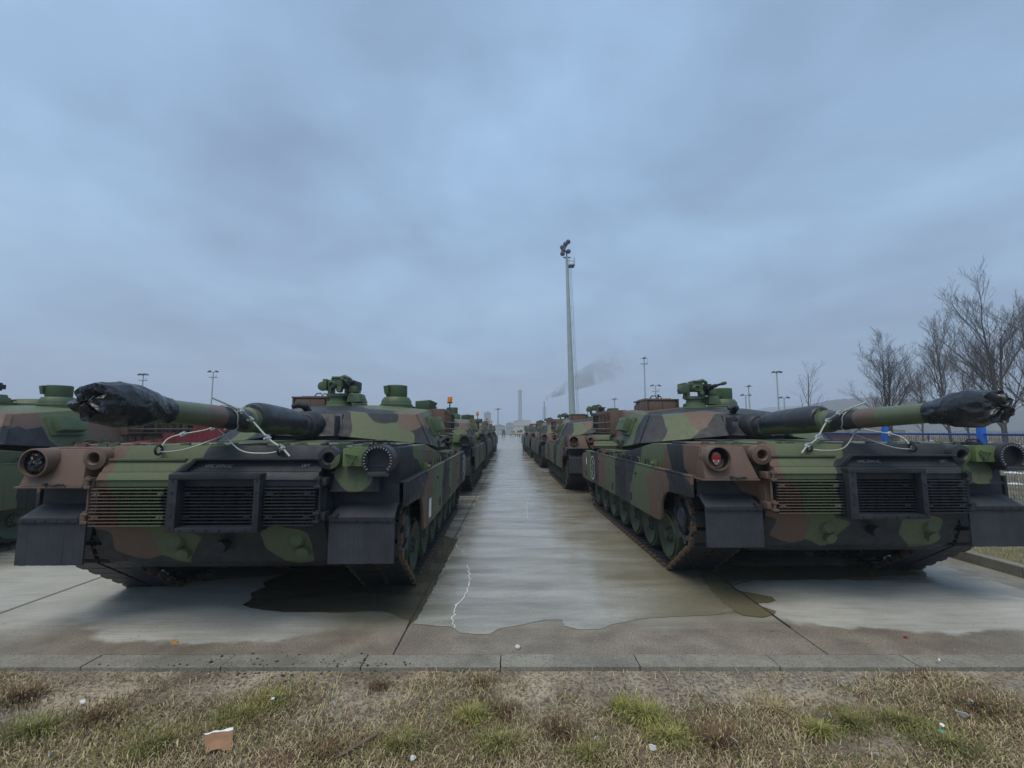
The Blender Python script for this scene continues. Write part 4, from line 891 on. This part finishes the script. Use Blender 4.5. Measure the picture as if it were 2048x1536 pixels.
# ------------------------------------------------------------------ red container beside the third row
REDC = simple('red_container', (.36, .028, .035), .55, c2=(.24, .018, .024), scale=1.5)
cn = obj('shipping_container', None, None, (-13.3, 15.0, 0)); tag(cn, 'long red corrugated shipping container behind the rows of tanks', 'container')
m = MB(); prof = []
n = 43
for k in range(n):
    y = .12 + k * .278; prof += [(1.20, y), (1.20, y + .07), (1.165, y + .14), (1.165, y + .21)]
prof += [(1.20, 12.1), (-1.20, 12.1), (-1.20, .12)]
m.prism(prof, 'z', .16, 2.78); own('side_wall', m, [REDC], cn, smooth=0)
m = MB(); 
for x in (-1.2, 1.2):
    for z in (.08, 2.8): m.box(x - .05, x + .05, .0, 12.19, z - .07, z + .08)
for y in (.06, 12.13):
    for x in (-1.2, 1.2): m.box(x - .06, x + .06, y - .07, y + .07, 0, 2.89)
    m.box(-1.2, 1.2, y - .05, y + .05, 2.72, 2.87)
m.box(-1.18, 1.18, .05, 12.1, 2.80, 2.84); own('container_frame', m, [simple('red_frame', (.13, .02, .022), .6)], cn, smooth=0)

# ------------------------------------------------------------------ blue fence on the bank
BLUE = simple('blue_paint', (.012, .10, .46), .45, var=.1, scale=2); BLUED = simple('blue_rail', (.012, .04, .20), .45, var=.1)
fe = obj('mesh_fence', None, None, (10.55, 0, .08)); tag(fe, 'blue welded mesh fence with stout tapered posts along the bank', 'fence')
for k in range(9):
    y = 7.45 + 2.58 * k
    m = MB(); m.prism([(-.10, 0), (.16, 0), (.13, .5), (.055, 1.62), (.055, 1.95), (-.055, 1.95), (-.07, 1.62), (-.10, .5)], 'y', y - .06, y + .06); m.box(-.18, .22, y - .14, y + .14, -.02, .03)
    q = own('post', m, [BLUE], fe, bevel=.01)
    m = MB(); m.tube([(0, y + .07, 1.72), (0, y + 2.51, 1.72)], .024, 8); m.tube([(0, y + .07, .18), (0, y + 2.51, .18)], .024, 8); m.tube([(0, y + 1.29, .18), (0, y + 1.29, 1.72)], .016, 6); own('rail', m, [BLUED], fe)
    m = MB()
    for i in range(48): yy = y + .08 + i * .051; m.box(-.002, .002, yy - .0022, yy + .0022, .18, 1.72)
    for i in range(9): z = .2 + i * .19; m.box(-.006, -.002, y + .07, y + 2.51, z - .003, z + .003)
    q = own('mesh_panel', m, [BLUED], fe, smooth=0); q['kind'] = 'stuff'

# ------------------------------------------------------------------ bare trees and scrub
BARK = simple('bark', (.085, .075, .062), .9, c2=(.045, .04, .034), scale=12); TWIG = simple('twigs', (.085, .068, .060), .9, c2=(.05, .042, .038), scale=6)
def tree(px, top_y, Y, spread, seed, stems=1, label='', dens_=1.0):
    r = random.Random(seed); bx, _, tz = far(px, top_y, Y); H = tz - .05
    o = obj('bare_tree', None, None, (bx, Y, .1)); tag(o, label, 'tree', 'bare trees beyond the fence')
    tk, tw = MB(), MB()
    def grow(p, d, L, rad, lev):
        n = 5 if lev < 2 else 3; pts = [p]; q = p.copy(); dd = d.copy()
        for i in range(n):
            dd = (dd + Vector((r.gauss(0, (.035, .09, .11, .12, .12)[lev]), r.gauss(0, (.035, .09, .11, .12, .12)[lev]), .07 + r.gauss(0, .04)))).normalized(); q = q + dd * L / n; pts.append(q)
        rr = [rad * (1 - .72 * i / n) for i in range(n + 1)]
        (tk if lev == 0 else tw).tube(pts, rr, 7 if lev == 0 else (4 if lev < 2 else 3), caps=False)
        if lev >= 4: return
        kn = int((14, 9, 6, 3)[lev] * dens_ + .5)
        for k in range(kn):
            f = (.22 if lev == 0 else .15) + (.78 if lev == 0 else .82) * (k + r.random()) / kn; i = min(n - 1, int(f * n)); s = pts[i].lerp(pts[i + 1], f * n - i)
            t = (pts[i + 1] - pts[i]).normalized(); az = r.uniform(0, 6.28); u = t.orthogonal().normalized(); u = Matrix.Rotation(az, 3, t) @ u
            ang = r.uniform(.45, .85); nd = (t * math.cos(ang) + u * math.sin(ang) * spread + Vector((0, 0, .22))).normalized()
            grow(s, nd, L * (.52 if lev == 0 else .55) * (1.15 - .55 * f) * r.uniform(.75, 1.15), max(.006, rr[i] * .5), lev + 1)
    for k in range(stems):
        a = k * 2.4 + seed; grow(Vector((.25 * k, .1 * k, -.1)), Vector(((.05 * math.cos(a) if stems > 1 else .01), .05 * math.sin(a), 1)).normalized(), H * (.97 if k == 0 else .85), .011 * H + .02, 0)
    own('trunk', tk, [BARK], o); own('crown', tw, [TWIG], o, smooth=0)
tree(1767, 712, 36, 1.0, 3, 2, 'wide bare tree with two stems, next to the lone hazy tree')
tree(1885, 680, 32, 1.0, 8, 1, 'bare tree with fanned branches between the twin stemmed and tallest trees')
tree(1980, 630, 27, .9, 12, 2, 'tallest bare tree with two upright stems behind the blue fence')
tree(2060, 640, 30, .95, 21, 1, 'bare tree standing past the tallest one at the end of the clump')
tree(1925, 735, 40, 1.0, 33, 1, 'small bare tree hidden behind the taller clump')
tree(1835, 760, 44, 1.0, 41, 1, 'low bare tree between two larger ones beyond the fence')
tree(1612, 742, 62, 1.0, 51, 1, 'lone thin bare tree standing apart from the clump', .6)
sm = MB(); r = random.Random(5)
for i in range(5200):
    x = 11.3 + 46 * r.random() ** 1.4; y = 6 + 62 * r.random(); z = gz(min(x, 66), y); h = r.uniform(.3, 1.5) * (1 if x > 14 else .5)
    a = r.uniform(0, 6.3); p0 = Vector((x, y, z - .05)); p1 = p0 + Vector((math.cos(a) * h * .25, math.sin(a) * h * .25, h * .6)); p2 = p1 + Vector((math.cos(a + 1) * h * .3, math.sin(a + 1) * h * .3, h * .45))
    sm.tube([p0, p1, p2], [.008, .005, .003], 3, caps=False, mi=r.choice((0, 0, 1, 2)))
    for k in range(3):
        b = r.uniform(0, 6.3); s = p0.lerp(p1, r.uniform(.4, 1)); sm.tube([s, s + Vector((math.cos(b) * h * .3, math.sin(b) * h * .3, h * .35))], [.005, .002], 3, caps=False, mi=r.choice((0, 1, 2)))
tag(obj('undergrowth', sm.mesh('undergrowth', [TWIG, GR[2], GR[1]], 0, 0)), 'brown winter scrub behind the blue fence', kind='stuff')
pm = MB(); r = random.Random(9)                 # pale snow remnants and rubble on the bank
for i in range(420):
    x = 13 + 40 * r.random(); y = 10 + 55 * r.random(); s = r.uniform(.1, .5); pm.lathe([(s, 0), (s * .8, s * .15), (s * .3, s * .24), (0, s * .26)], (x, y, gz(x, y) - .03), (0, 0, 1), 7)
tag(obj('snow', pm.mesh('snow', [simple('old_snow', (.62, .64, .66), .8, var=.15, scale=2)], 0, 60)), 'leftover patches of old snow on the bank', kind='stuff')
sh = obj('shrub', None, None, (11.9, 13.6, .1)); tag(sh, 'low yellow green shrub just behind the blue fence', 'shrub')
m = MB(); r = random.Random(2)
for i in range(420):
    a = r.uniform(0, 6.3); q = .75 * r.random() ** .5; blade(m, q * math.cos(a), q * math.sin(a), r.uniform(.7, 1.5) * (1 - q * .3), r.uniform(.08, .2), r.uniform(.008, .016), r.uniform(0, 6.3), r.uniform(.2, .8), 0)
own('foliage', m, [simple('lime_leaves', (.30, .38, .04), .6, c2=(.16, .24, .03), scale=4)], sh, smooth=0)
m = MB()
for i in range(9): a = i * .7; m.tube([(0, 0, -.1), (.2 * math.cos(a), .2 * math.sin(a), .7), (.5 * math.cos(a), .5 * math.sin(a), 1.4)], [.015, .01, .005], 5)
own('stem', m, [BARK], sh)
# ------------------------------------------------------------------ masts
def mast_big():
    bx, by, _ = far(1146, 861, 65); o = obj('floodlight_mast', None, None, (bx, by, 0), (0, -R(1.15), 0)); tag(o, 'tall grey floodlight mast with ladder and railed platform', 'mast')
    H = 28.0; m = MB(); m.lathe([(.52, -.1), (.50, 2), (.20, H)], (0, 0, 0), (0, 0, 1), 12); own('pole', m, [GALV], o)
    m = MB()
    for x in (.78, 1.02): m.tube([(x, 0, 1), (x - .42, 0, H - 1.3)], .03, 5)
    own('ladder_rail', m, [GALV], o)
    for k in range(66): z = 1.4 + k * .38; x = .9 - .42 * z / H; m = MB(); m.tube([(x - .12, 0, z), (x + .12, 0, z)], .018, 4); own('rung', m, [GALV], o)
    for k in range(10): z = 2 + k * 2.6; m = MB(); m.tube([(.3, 0, z), (.9 - .42 * z / H, 0, z)], .03, 4); own('standoff', m, [GALV], o)
    m = MB(); m.hexa([(.2, -.55, H - 1.5), (1.05, -.55, H - 1.5), (1.05, .55, H - 1.5), (.2, .55, H - 1.5), (.2, -.55, H - 1.35), (1.15, -.6, H - 1.35), (1.15, .6, H - 1.35), (.2, .55, H - 1.35)]); own('platform', m, [DARK], o)
    m = MB()
    for z in (H - .85, H - .35): m.tube([(.25, -.55, z), (1.1, -.58, z), (1.1, .58, z), (.25, .55, z)], .035, 4)
    for x, y in ((.25, -.55), (1.1, -.58), (1.1, .58), (.25, .55)): m.tube([(x, y, H - 1.4), (x, y, H - .35)], .035, 4)
    own('railing', m, [GALV], o)
    m = MB(); m.tube([(0, 0, H), (0, 0, H + .6), (-.3, 0, H + 1.3), (.3, -.2, H + 2.2)], .10, 6); m.box(-.55, .55, -.06, .06, H - .1, H + .05); own('lamp_bracket', m, [DARK], o)
    for x, z in ((-.55, .5), (-.4, 1.0), (-.55, 1.5), (.35, .85), (-.05, 2.0), (.35, 2.35)):
        m = MB(); m.lathe([(.16, 0), (.34, .12), (.36, .34), (.28, .42), (.14, .5), (0, .52)], (x, -.1, H + z), (-.4, -.8, -.25), 12); own('floodlight', m, [DARK], o)
mast_big()
def lamp_post(px, top, Y, heads, label, plat=True):
    x, y, tz = far(px, top, Y); o = obj('lamp_mast', None, None, (x, Y, 0)); tag(o, label, 'lamp', 'lamp masts around the yard')
    w0 = .0016 * Y; m = MB(); m.lathe([(w0 * 1.25, 0), (w0 * .7, tz)], (0, 0, 0), (0, 0, 1), 8); own('pole', m, [GALV], o)
    m = MB(); wd = .0085 * Y; m.tube([(-wd, 0, tz - .1), (wd, 0, tz - .1)], w0 * .5, 5)
    if plat: m.box(-wd * .9, wd * .9, -.3, .3, tz - .014 * Y, tz - .0125 * Y); m.tube([(wd * .8, 0, tz - .013 * Y), (wd * .8, 0, tz - .007 * Y)], w0 * .35, 4)
    own('arm', m, [GALV], o)
    for k in range(heads):
        x = -wd + 2 * wd * (k / (heads - 1)) if heads > 1 else 0; m = MB(); m.obox((x, -.1, tz), (.0065 * Y, .004 * Y, .0026 * Y), Matrix.Rotation(.35 if x > 0 else -.35, 3, 'Y')); own('lamp_head', m, [DARK], o, bevel=.02)
lamp_post(287, 749, 80, 3, 'thin lamp mast further off, seen over the wrapped muzzle')
lamp_post(427, 743, 70, 2, 'thin lamp mast beyond the red container, beside the amber beacon')
lamp_post(1288, 716, 90, 1, 'thin tall mast with side platform, next in line after the ladder mast')
lamp_post(1311, 771, 140, 2, 'small distant mast close beside the thin tall mast', True)
lamp_post(1229, 798, 180, 1, 'tiny distant mast between the ladder mast and the thin tall mast', False)
lamp_post(1553, 744, 60, 3, 'street lamp with three heads near the lone hazy tree', False)
lamp_post(1497, 772, 90, 1, 'slim distant lamp of a close pair, the taller one', False)
lamp_post(1491, 790, 92, 2, 'slim distant lamp of a close pair, the shorter one', False)
lamp_post(1568, 795, 85, 2, 'short distant lamp just past the three headed street lamp', False)
lamp_post(996, 818, 200, 1, 'distant mast standing between the pale tower and the chimney', False)
# ------------------------------------------------------------------ far industry
PALE = simple('pale_plant', (.34, .33, .30), .9, var=.1, scale=.05); TAN = simple('tan_plant', (.45, .36, .22), .9, var=.1, scale=.05); GREYB = simple('grey_plant', (.22, .23, .23), .9, var=.1, scale=.05)
x, y, z = far(1040, 783, 600); ch = obj('chimney', None, None, (x, y, 0)); tag(ch, 'broad banded power plant chimney rising over tan buildings', 'chimney')
m = MB(); m.lathe([(2.6, 0), (2.35, z)], (0, 0, 0), (0, 0, 1), 20); own('shaft', m, [simple('chimney_concrete', (.26, .245, .22), .9, var=.1, scale=.1)], ch)
for f in (.10, .40, .70, .93): m = MB(); m.lathe([(2.66 - .25 * f, z * f), (2.64 - .25 * f, z * f + 6)], (0, 0, 0), (0, 0, 1), 20); own('band', m, [GREYB], ch)
m = MB(); m.lathe([(2.7, z - .6), (2.7, z + .4)], (0, 0, 0), (0, 0, 1), 20)
for a in (0, 2.1, 4.2): m.lathe([(.6, z), (.6, z + 2.2)], (math.cos(a) * 1.2, math.sin(a) * 1.2, 0), (0, 0, 1), 8)
own('crown_rim', m, [GREYB], ch)
x, y, z = far(1088.5, 803, 500); stk = obj('smoke_stack', None, None, (x, y, 0)); tag(stk, 'slender smoking stack in a lattice frame', 'chimney')
m = MB(); m.lathe([(.9, 0), (.75, z)], (0, 0, 0), (0, 0, 1), 12); own('shaft', m, [GREYB], stk)
m = MB()
for sx in (-2.2, 2.2):
    for sy in (-2.2, 2.2): m.tube([(sx, sy, 0), (sx * .7, sy * .7, z - 6)], .22, 4)
for k in range(7):
    h0, h1 = (z - 6) * k / 7, (z - 6) * (k + 1) / 7
    m.tube([(-2.2 + .09 * k, -2.2, h0), (2.2 - .09 * k, -2.2, h1)], .15, 4); m.tube([(2.2 - .09 * k, -2.2, h0), (-2.2 + .09 * k, -2.2, h1)], .15, 4)
own('lattice', m, [PALE], stk)
def block(px0, px1, ptop, Y, mt, label, dep=14, roof=.0, win=0):
    a = far(px0, ptop, Y); b = far(px1, ptop, Y); o = obj('industrial_building', None, None, ((a[0] + b[0]) / 2, Y, 0)); hw = (b[0] - a[0]) / 2; h = a[2]; tag(o, label, 'building', 'industrial buildings in the haze')
    m = MB(); m.box(-hw, hw, 0, dep, -.4, h); own('wall', m, [mt], o, smooth=0)
    m = MB(); m.prism([(-hw - .3, h), (hw + .3, h), (hw + .3, h + .4), (0, h + .4 + roof), (-hw - .3, h + .4)], 'y', -.3, dep + .3); own('roof', m, [GREYB], o, smooth=0)
    for k in range(win): m = MB(); xx = -hw + (k + .5) * 2 * hw / win; m.box(xx - hw / win * .6, xx + hw / win * .6, -.08, .02, h * .45, h * .62); own('window', m, [DARK], o, smooth=0)
block(968, 981, 826, 400, GREYB, 'pale grey tower block standing alone in the haze', 8, 0, 2)
block(974, 977, 823, 402, PALE, 'narrow lift head rising behind the grey tower block', 4)
block(1027, 1046, 843, 480, TAN, 'tan plant hall at the foot of the banded chimney', 20, 1, 4)
block(1044, 1061, 841, 520, TAN, 'taller tan plant hall right beside the banded chimney', 20, 0, 4)
block(1012, 1027, 848, 420, GREYB, 'low grey hall between the tower block and the chimney', 20, 1.5, 4)
block(985, 1010, 853, 300, PALE, 'long low pale shed at the end of the aisle', 15, 1.2, 6)
block(1062, 1092, 850, 380, PALE, 'low pale shed below the smoking stack', 15, 1, 5)
block(1500, 1580, 832, 150, simple('shed_grey', (.20, .21, .22), .8, var=.1), 'low dark shed behind the gun of the tank with red tail light', 12, .6, 6)
block(1640, 1800, 868, 45, simple('brick_red', (.17, .07, .06), .85, var=.15, scale=.8), 'low red brick shed behind the blue fence', 6, .3, 5)
# far hills as ridged terrain
def hill(name, pts, Y, depth, label, mt):
    m = MB(); vs = []; fs = []; P = [far(px, py, Y) for px, py in pts]; o = []
    for a, b in zip(P, P[1:]):
        for k in range(14): t = k / 14; o.append((a[0] + (b[0] - a[0]) * t, a[2] + (b[2] - a[2]) * t))
    o.append((P[-1][0], P[-1][2]))
    rowsn = 7
    for j in range(rowsn):
        f = j / (rowsn - 1)
        for x, z in o:
            hh = (z + 1.2) * math.sin(math.pi * (.02 + .96 * f)) - 1.0 + noise.noise((x * .03, f * 9, Y)) * z * .05 + noise.noise((x * .3, f * 9, Y)) * 1.1 + noise.noise((x * .9, f * 20, Y)) * .6; vs.append((x, Y - depth / 2 + depth * f, hh))
    n = len(o)
    for j in range(rowsn - 1):
        for i in range(n - 1): fs.append((j * n + i, j * n + i + 1, (j + 1) * n + i + 1, (j + 1) * n + i))
    m.add(vs, fs); q = obj(name, m.mesh(name, [mt], 0, 60)); tag(q, label, kind='structure')
WOOD = simple('wooded_hill', (.085, .08, .06), .95, c2=(.045, .05, .038), scale=.06, bumpd=.5)
hill('hill', [(1540, 835), (1600, 818), (1655, 803), (1700, 797), (1760, 795), (1900, 805), (2100, 815), (2300, 830)], 420, 160, 'wooded hill fading into the haze behind the bare trees', WOOD)
hill('hill', [(1380, 848), (1450, 833), (1540, 815), (1620, 812), (1700, 815), (1800, 830)], 900, 300, 'second fainter ridge behind the wooded hill', WOOD)
hill('hill', [(-500, 845), (-100, 838), (300, 845), (700, 848), (950, 853), (1200, 852), (1400, 850)], 1100, 250, 'low hazy ridge along the horizon', WOOD)
# vehicles at the end of the aisle
def vehicle(px, py, wpx, mt, label, tall=1.9):
    x, y, _ = gnd(px, py); W = wpx * y / FPX; o = obj('utility_truck', None, None, (x, y, 0)); tag(o, label, 'truck', 'vehicles at the far end of the aisle'); h = W / 2
    m = MB(); m.prism([(-h, .5), (h, .5), (h, 1.15), (h * .92, 1.2), (h * .8, tall), (-h * .8, tall), (-h * .92, 1.2), (-h, 1.15)], 'y', 0, 4.4); own('body', m, [mt], o, bevel=.05)
    m = MB(); m.prism([(-h * .8, 1.25), (h * .8, 1.25), (h * .72, tall - .1), (-h * .72, tall - .1)], 'y', -.02, .03); own('windscreen', m, [DARK], o)
    for s in (-1, 1):
        for yy in (.7, 3.6): m = MB(); m.lathe([(.46, 0), (.46, .26), (.3, .28)], (s * (h - .28), yy, .46), (s, 0, 0), 14); own('wheel', m, [RUBBER], o)
    m = MB(); m.box(-h, h, -.12, .05, .5, .72); own('bumper', m, [DARK], o)
SANDV = simple('sand_vehicle', (.48, .38, .22), .7, var=.1)
vehicle(1026, 872.5, 11, SANDV, 'sand coloured truck standing alone near the aisle centre', 1.7)
vehicle(1037, 872.8, 6, SANDV, 'sand coloured truck, first of the close pair in the aisle', 2.0)
vehicle(1042.5, 872.8, 7, SANDV, 'sand coloured truck parked hard against the tank row', 2.2)
vehicle(1007, 873, 7, simple('green_vehicle', (.06, .075, .05), .6), 'dark green truck at the end of the row of beacon tanks', 2.1)
# ------------------------------------------------------------------ litter
def flat_thing(name, px, py, pts, th, mt, label, cat, tilt=(0, 0), rz=0, lift=.02, curl=0, mats=None):
    x, y, _ = gnd(px, py, -.04); m = MB(); n = len(pts)
    vs = [(a, b, curl * (a * a + b * .2)) for a, b in pts] + [(a, b, th + curl * (a * a + b * .2)) for a, b in pts]
    m.add(vs, [tuple(range(n))[::-1], tuple(range(n, 2 * n))] + [(i, (i + 1) % n, n + (i + 1) % n, n + i) for i in range(n)])
    z = vz(x, y) if y < 3.78 else .004
    o = obj(name, m.mesh(name, mats or [mt], 0, 0), None, (x, y, z + lift), (tilt[0], tilt[1], rz)); return tag(o, label, cat)
CARD = simple('cardboard', (.33, .185, .095), .85, c2=(.20, .11, .06), scale=14)
bl, br = Vector(gnd(411, 1508, -.02)), Vector(gnd(464, 1500, -.02)); tl_, tr_ = Vector(gnd(409, 1468, .045)), Vector(gnd(467, 1456, .045))
def cbp(u, v): q = bl.lerp(br, u).lerp(tl_.lerp(tr_, u), v); return q + Vector((0, 0, .012 * math.sin(3.1 * u) * (1 - v) + .006 * noise.noise((u * 4, v * 4, 1))))
nu = 12; m = MB(); vs = []; c0 = (bl + tr_) / 2
for j in range(nu + 1):
    for i in range(nu + 1):
        v = j / nu; u = i / nu; v0 = (.0 if u < .62 else -.12 * abs(math.sin(u * 25))) + .05 * math.sin(u * 5); vs.append(cbp(u, v0 + (1 - v0) * v) - c0)
k = nu + 1; off = (tl_ - bl).cross(br - bl).normalized() * -.004; n = len(vs); vs = vs + [q + off for q in vs]
fs = [(j * k + i, j * k + i + 1, (j + 1) * k + i + 1, (j + 1) * k + i) for j in range(nu) for i in range(nu)]; fs += [tuple(n + q for q in f)[::-1] for f in fs]
rim = list(range(k)) + [j * k + nu for j in range(1, k)] + [nu * k + i for i in range(nu - 1, -1, -1)] + [j * k for j in range(nu - 1, 0, -1)]
fs += [(rim[i], rim[(i + 1) % len(rim)], n + rim[(i + 1) % len(rim)], n + rim[i]) for i in range(len(rim))]
m.add(vs, fs); cb = tag(obj('cardboard_scrap', m.mesh('cardboard_scrap', [CARD], 0, 40), None, c0), 'torn piece of brown cardboard with a white edge lying in the grass', 'cardboard')
m = MB(); up = Vector((0, -.5, .85)) * .007; vs = []
for i in range(nu + 1): u = i / nu; vs += [cbp(u, 1.0) - c0 + up, cbp(u, 1 - .05 - .10 * u - .02 * math.sin(u * 17)) - c0 + up]
m.add(vs, [(2 * i, 2 * i + 1, 2 * i + 3, 2 * i + 2) for i in range(nu)]); own('torn_edge', m, [WHITE], cb, smooth=0)
flat_thing('wooden_lath', 716, 1500, [(-.125, -.012), (.125, -.012), (.125, .012), (-.125, .012)], .008, simple('grey_lath', (.16, .115, .08), .9, c2=(.10, .07, .05), scale=30), 'thin weathered wooden lath lying in the grass', 'wood', (0, R(-3)), R(46), .03)
flat_thing('bottle_cap', 1883, 1476, [(.022 * math.cos(k), .014 * math.sin(k)) for k in [i * .524 for i in range(12)]], .008, simple('green_plastic', (.02, .32, .18), .4, var=.1), 'small green plastic cap in the grass', 'cap', (R(20), 0), 0, .03)
flat_thing('white_cap', 1884, 1464, [(.012 * math.cos(k), .012 * math.sin(k)) for k in [i * .524 for i in range(12)]], .012, WHITE, 'small round white cap next to the green cap', 'cap', (R(30), 0), 0, .03)
flat_thing('red_scrap', 1812, 1285, [(-.02, -.012), (.012, -.016), (.022, .01), (-.006, .018)], .003, simple('red_scrap', (.35, .02, .03), .5), 'tiny red scrap on the gritty concrete', 'scrap', (0, 0), .3, .004)
flat_thing('dry_leaf', 348, 1296, [(-.03, -.012), (.0, -.02), (.03, .0), (.012, .016), (-.018, .014)], .003, simple('dry_leaf', (.42, .22, .06), .8), 'dry yellow leaf on the concrete by the kerb', 'leaf', (R(10), 0), .4, .004, 6)
st = MB(); st.lathe([(0, -.018), (.022, -.01), (.026, .006), (.014, .018), (0, .02)], (0, 0, 0), (0, 0, 1), 9); x, y, _ = gnd(1035, 1297)
tag(obj('stone', st.mesh('stone', [simple('pale_stone', (.5, .48, .43), .9)], 0, 40), None, (x, y, .012)), 'small pale stone on the concrete before the aisle', 'stone')
for i, (px, py, s) in enumerate(((1470, 1497, .03), (1660, 1438, .026), (1925, 1436, .034), (1943, 1413, .026), (545, 1412, .016), (668, 1418, .015), (693, 1450, .015), (825, 1530, .026), (165, 1410, .02), (98, 1516, .022), (1305, 1515, .026), (1755, 1528, .02), (1880, 1340, .016), (580, 1500, .012), (15, 1518, .022), (1190, 1490, .014))):
    r = random.Random(i); flat_thing('paper_scrap', px, py, [(s * r.uniform(.6, 1.1) * math.cos(k * 1.05), s * r.uniform(.25, .6) * math.sin(k * 1.05)) for k in range(6)], .003, WHITE, 'small crumpled white paper scrap in the verge grass', 'litter', (R(r.uniform(0, 40)), R(r.uniform(-20, 20))), r.uniform(0, 3), .035, 6)['group'] = 'white paper scraps in the grass'
# ------------------------------------------------------------------ air and smoke
hm_ = bpy.data.materials.new('haze'); hm_.use_nodes = True; t = hm_.node_tree; t.nodes.clear()
pv = N(t, 'ShaderNodeVolumePrincipled'); pv.inputs['Color'].default_value = (.78, .85, .95, 1); pv.inputs['Density'].default_value = .0014; pv.inputs['Anisotropy'].default_value = .2
o_ = N(t, 'ShaderNodeOutputMaterial'); t.links.new(pv.outputs[0], o_.inputs['Volume'])
m = MB(); m.box(-1700, 1700, -60, 1700, -1.5, 125); tag(obj('haze', m.mesh('haze', [hm_], 0, 0)), 'thin grey blue haze over the whole yard', kind='stuff')
s_ = bpy.data.materials.new('smoke'); s_.use_nodes = True; t = s_.node_tree; t.nodes.clear()
pv = N(t, 'ShaderNodeVolumePrincipled'); pv.inputs['Color'].default_value = (.55, .57, .6, 1)
tc = N(t, 'ShaderNodeTexCoord').outputs['Object']; nn = noi(t, tc, .09, 4, .6, 1.0)
sp = N(t, 'ShaderNodeSeparateXYZ'); t.links.new(tc, sp.inputs[0])
fade = ramp(t, mth(t, 'MULTIPLY', sp.outputs[0], 1 / 95), [(0, 1.0), (.25, .5), (.7, .12), (1.0, .0)])
t.links.new(mth(t, 'MULTIPLY', mth(t, 'MULTIPLY', ramp(t, nn, [(.42, 0.0), (.6, 1.0)]), fade), .55), pv.inputs['Density'])
o_ = N(t, 'ShaderNodeOutputMaterial'); t.links.new(pv.outputs[0], o_.inputs['Volume'])
m = MB(); x, y, z = far(1088.5, 803, 500)
m.tube([(0, 0, -1.5), (.5, 0, 1.5), (4, 0, 5), (12, 0, 9), (24, 0, 15), (40, 0, 24), (62, 0, 34), (95, 0, 44)], [.7, 1.0, 2.4, 4.5, 7, 10, 14, 19], 14); tag(obj('smoke', m.mesh('smoke', [s_], 0, 60), None, (x, y, z)), 'grey smoke plume drifting from the slender stack', kind='stuff')
